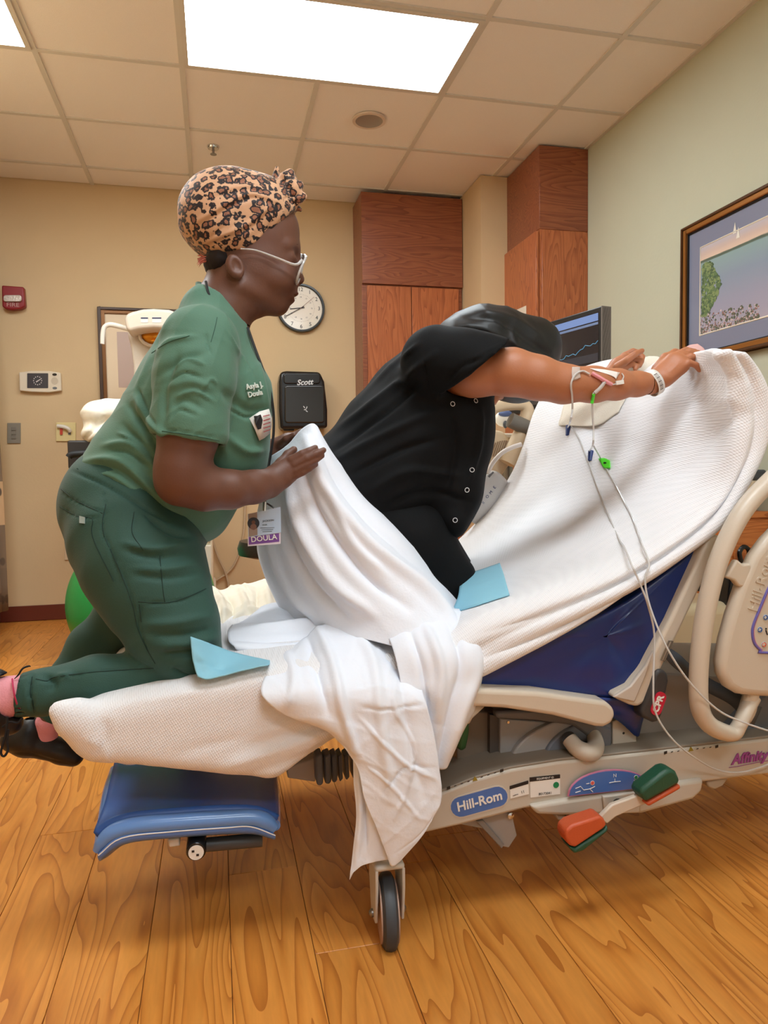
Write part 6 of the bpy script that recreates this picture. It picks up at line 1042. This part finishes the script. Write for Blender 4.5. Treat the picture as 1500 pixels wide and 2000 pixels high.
# wall cords
t = thing('power_cable', 'thin beige cords hanging on the wall beside the stool', 'cord'); cm = mat('cord_beige', (196, 172, 140), .5)
MB().tube([PY(x, y, Yw-.02) for x, y in ((478, 850), (479, 960), (476, 1040), (463, 1092), (445, 1118), (418, 1136))], .008, 6, smooth=4).build('cord', cm, t); MB().tube([PY(x, y, Yw-.03) for x, y in ((411, 1040), (425, 1085), (440, 1118), (447, 1150), (449, 1200))], .008, 6, smooth=4).build('cord', cm, t)
# monitor
t = thing('monitor', 'black computer monitor showing heart traces behind the black headscarf', 'monitor')
A_ = np.array(PY(1176, 597, 2.45)); wd_ = np.array([-sin(radians(12)), cos(radians(12)), 0]); nn = np.array([-cos(radians(12)), -sin(radians(12)), 0]); Wm, Hm = .60, .36
def mp(u, v, o_=0): return A_+wd_*u-ZZ*v+nn*o_
def mrect(u0, v0, u1, v1, o0, o1, nm, m, bv=0): return MB().prism([mp(u0, v0, o0), mp(u1, v0, o0), mp(u1, v1, o0), mp(u0, v1, o0)], nn*(o1-o0)).build(nm, m, t, bevel=bv, smooth=bv > 0)
mrect(0, 0, Wm, Hm, -.045, 0, 'housing', mat('monitor_black', (22, 22, 24), .4), .004); mrect(0, 0, .004, Hm, -.044, .001, 'side_trim', mat('monitor_side', (120, 112, 104), .5))
mrect(.018, .018, Wm-.018, Hm-.03, .0, .001, 'screen', mat('screen_dark', (40, 38, 42), .15, coat=.5)); mrect(.02, .022, Wm-.02, .05, .001, .0016, 'title_bar', emit('screen_blue', (.25, .40, .85), .5, .05)); mrect(.02, .055, Wm-.02, .064, .001, .0016, 'tool_bar', emit('screen_blue2', (.30, .42, .75), .35, .05))
pts = [mp(.02+.56*k/40, .155+.005*sin(k*.9)+.004*sin(k*2.3)-.03*max(0, (12-k)/12)+.02*(k/40), .0022) for k in range(41)]; MB().tube(pts, .0012, 5).build('trace_line', emit('trace_cyan', (.15, .5, .75), .5, .05), t)
mrect(.02, .17, Wm-.02, .20, .001, .0015, 'trace_band', mat('screen_band', (58, 58, 66), .3))
c = mp(Wm*.5, Hm*.6, -.045); MB().tube([c, c+np.array([.09, 0, -.0]), (2.10, c[1]+.06, c[2]), (2.125, c[1]+.06, c[2])], .02, 12).build('arm', dgrey_pl, t); MB().bb((2.12, c[1], c[2]-.08), (2.139, c[1]+.12, c[2]+.08)).build('wall_plate', dgrey_pl, t, bevel=.004)
# bedside counter along the right wall and what stands on it
t = thing('bedside_cabinet', 'orange wood bedside cabinet against the sage wall at the right edge', 'cabinet')
top_m = wood('counter_oak', (206, 124, 62), (192, 108, 50), (168, 88, 38), 'X', .35, 1.4, .03)
xk = float(PY(1434, 1050, 2.40)[0])
MB().bb((xk-.004, 2.405, .725), (2.135, 3.05, .75)).build('worktop', top_m, t, bevel=.003); MB().bb((xk, 2.415, .08), (2.13, 3.04, .725)).build('carcass', top_m, t, bevel=.003); MB().bb((xk+.01, 2.407, .10), (2.125, 2.415, .715)).build('door', top_m, t, bevel=.002); MB().bb((xk+.02, 2.43, .001), (2.13, 3.02, .08)).build('plinth', dgrey_pl, t)
t = thing('linen_bin', 'beige rounded bin with dark lid on the wood cabinet at the right edge', 'bin')
MB().lathe((2.055, 2.50, .752), (0, 0, 1), [(.055, 0), (.065, .01), (.075, .10), (.075, .115), (.07, .12), (.001, .121)], 40).build('body', mat('bin_beige', (224, 206, 178), .45), t); MB().bb((1.985, 2.43, .874), (2.13, 2.57, .915)).build('lid', mat('bin_lid_slate', (70, 74, 80), .45), t, bevel=.01, seg=3)
t = thing('phone', 'black handset base with keys seen between the rail and the mattress', 'phone')
yplate([(1392, 1054), (1422, 1060), (1405, 1120), (1388, 1160), (1352, 1152)], 2.34, .05).build('body', black_pl, t, bevel=.005)
for x, y in ((1398, 1082), (1396, 1100), (1384, 1122), (1378, 1140)): yplate(rrect(x-5, y-2, x+5, y+2, .5), 2.337, .002).build('key', mat('key_blue', (120, 150, 170), .5), t, smooth=False)
yplate([(1428, 1130), (1440, 1118), (1462, 1130), (1462, 1188), (1420, 1184), (1424, 1150)], 2.34, .055).build('cradle', black_pl, t, bevel=.006)
MB().tube([PY(x, y, 2.36) for x, y in ((1448, 1098), (1444, 1080), (1452, 1068), (1462, 1074), (1462, 1092), (1452, 1102))], .009, 8, smooth=4, closed=True).build('cord_loop', black_pl, t)
t = thing('low_seat', 'low cream upholstered seat behind the head end of the bed', 'chair'); ch = mat('chair_cream', (222, 204, 168), .6)
xa_, xb_, zs_ = 1.50, 1.955, PY(1395, 1180, 2.335)[2]
MB().bb((xa_, 2.335, .14), (xb_, 2.70, zs_)).build('seat', ch, t, bevel=.04, seg=4); MB().bb((xa_, 2.70, .14), (xb_, 2.80, zs_+.02)).build('backrest', mat('chair_taupe', (150, 134, 110), .6), t, bevel=.03, seg=3)
for sx in (xa_+.04, xb_-.04):
    for sy in (2.38, 2.76): MB().tube([(sx, sy, .001), (sx, sy, .15)], .018, 10).build('leg', dgrey_pl, t)
# bedside devices beyond the patient
t = thing('fetal_monitor_probe', 'white handheld probe with blue face on a cream shelf beyond the patient', 'medical device')
def fb(x, y, s): return L(PB(x, y, s))
MB().ball(fb(985, 818, 1.12), (.037, .02, .03), 20, 12).build('body', white_pl, t); MB().ball(fb(987, 808, 1.105), (.027, .012, .012), 16, 10).build('face', mat('probe_blue', (86, 104, 150), .4), t); MB().ball(fb(987, 829, 1.10), (.009, .008, .014), 12, 8).build('grip', dgrey_pl, t)
MB().tube([fb(x, y, 1.1) for x, y in ((1030, 786), (1042, 800), (1044, 815), (1040, 822))], .003, 8, smooth=4).build('teal_cord', mat('cord_teal', (40, 150, 156), .4), t)
MB().bb(fb(940, 846, 1.05)-[0, 0, .02], fb(1050, 846, 1.05)+[0, .2, 0]).build('tray', mat('tray_cream', (226, 214, 192), .5), t, bevel=.006); p = fb(995, 846, 1.15); MB().tube([(p[0], p[1]+.02, .02), (p[0], p[1]+.02, p[2]-.01)], .02, 12).build('stand_pole', steel, t); MB().lathe((p[0], p[1]+.02, .001), (0, 0, 1), [(.15, 0), (.15, .02), (.03, .03)], 32).build('stand_foot', dgrey_pl, t)
t = thing('blood_pressure_cuff', 'folded white blood pressure cuff with hose hanging on the far rail', 'cuff')
cf = mat('cuff_white', (206, 204, 202), .5)
P_, Q_ = cloth([[(956, 920, .84), (970, 922, .83), (982, 932, .83), (992, 945, .84)], [(936, 950, .83), (950, 956, .82), (966, 966, .82), (978, 974, .83)], [(912, 985, .83), (928, 990, .82), (944, 998, .82), (956, 1006, .83)], [(898, 1005, .84), (908, 1012, .83), (920, 1018, .83), (932, 1024, .84)]], 6, 6, wr=dict(amp=.002, freq=30, seed=81)); raw('cuff', P_, Q_, cf, t, solid=.006)
MB().tube([fb(x, y, .82) for x, y in ((952, 925), (962, 905), (980, 885), (1000, 874), (1018, 868))], .0075, 10, smooth=5).build('hose', mat('hose_white', (224, 214, 206), .4), t)
ink2 = mat('cuff_ink', (56, 70, 120), .5)
for x, y, s_ in ((944, 982, 'II'), (952, 970, 'O'), (959, 962, 'M'), (966, 952, 'E')): text(s_, 'cuff_print', ink2, t, fb(x, y, .812), (.6, 0, .8), (-.8, 0, .6), .014, .0004)
plate([(953, 930), (963, 921), (965, 923), (956, 933)], .815, .818).build('cuff_clip', grey_pl, t)
# basket and tag under the bed
t = thing('wire_basket', 'black wire basket under the bed behind the hanging sheet', 'basket')
for z_ in (.34, .40, .46): MB().tube([L((.10, .28, z_)), L((.155, .28, z_)), L((.155, .50, z_)), L((.10, .50, z_))], .004, 8, closed=True).build('wire', black_mt, t)
for u_ in (.10, .125, .155): MB().tube([L((u_, .28, .30)), L((u_, .28, .50))], .003, 8).build('wire', black_mt, t)
P_, Q_ = cloth([[(896, 1404, .04), (905, 1398, .03), (914, 1404, .03)], [(890, 1430, .04), (902, 1430, .03), (914, 1430, .035)], [(890, 1455, .05), (900, 1464, .04), (908, 1460, .045)]], 5, 5); tag(raw('fabric_tag', P_, Q_, mat('tag_green', (40, 86, 46), .6), None, solid=.002), 'dark green tag hanging below the beige seat rail', 'tag')
# ================================================================ put every origin at its own base
def base_of(o):
    me = o.data; v = np.empty(len(me.vertices)*3); me.vertices.foreach_get('co', v); v = v.reshape(-1, 3); return v
def walk(o, pw):
    if o.get('keep'): return
    if o.type == 'MESH' and len(o.data.vertices):
        v = base_of(o); lo, hi = v.min(0), v.max(0); b = np.array([(lo[0]+hi[0])/2, (lo[1]+hi[1])/2, lo[2]])
        if o.data.users == 1: o.data.transform(Matrix.Translation(Vector(-b)))
    elif o.type == 'EMPTY':
        vs = [base_of(c) for c in o.children_recursive if c.type == 'MESH']
        if not vs: b = pw.copy()
        else: v = np.concatenate(vs); lo, hi = v.min(0), v.max(0); b = np.array([(lo[0]+hi[0])/2, (lo[1]+hi[1])/2, lo[2]])
    else: return
    o.location = Vector(b-pw)
    for c in o.children:
        if c.get('keep'): c.location = Vector(np.array(c.location)-b)
        else: walk(c, b)
for o in list(C.objects):
    if o.parent is None and o.type in ('MESH', 'EMPTY'): walk(o, np.zeros(3))
print('objects', len(C.objects))
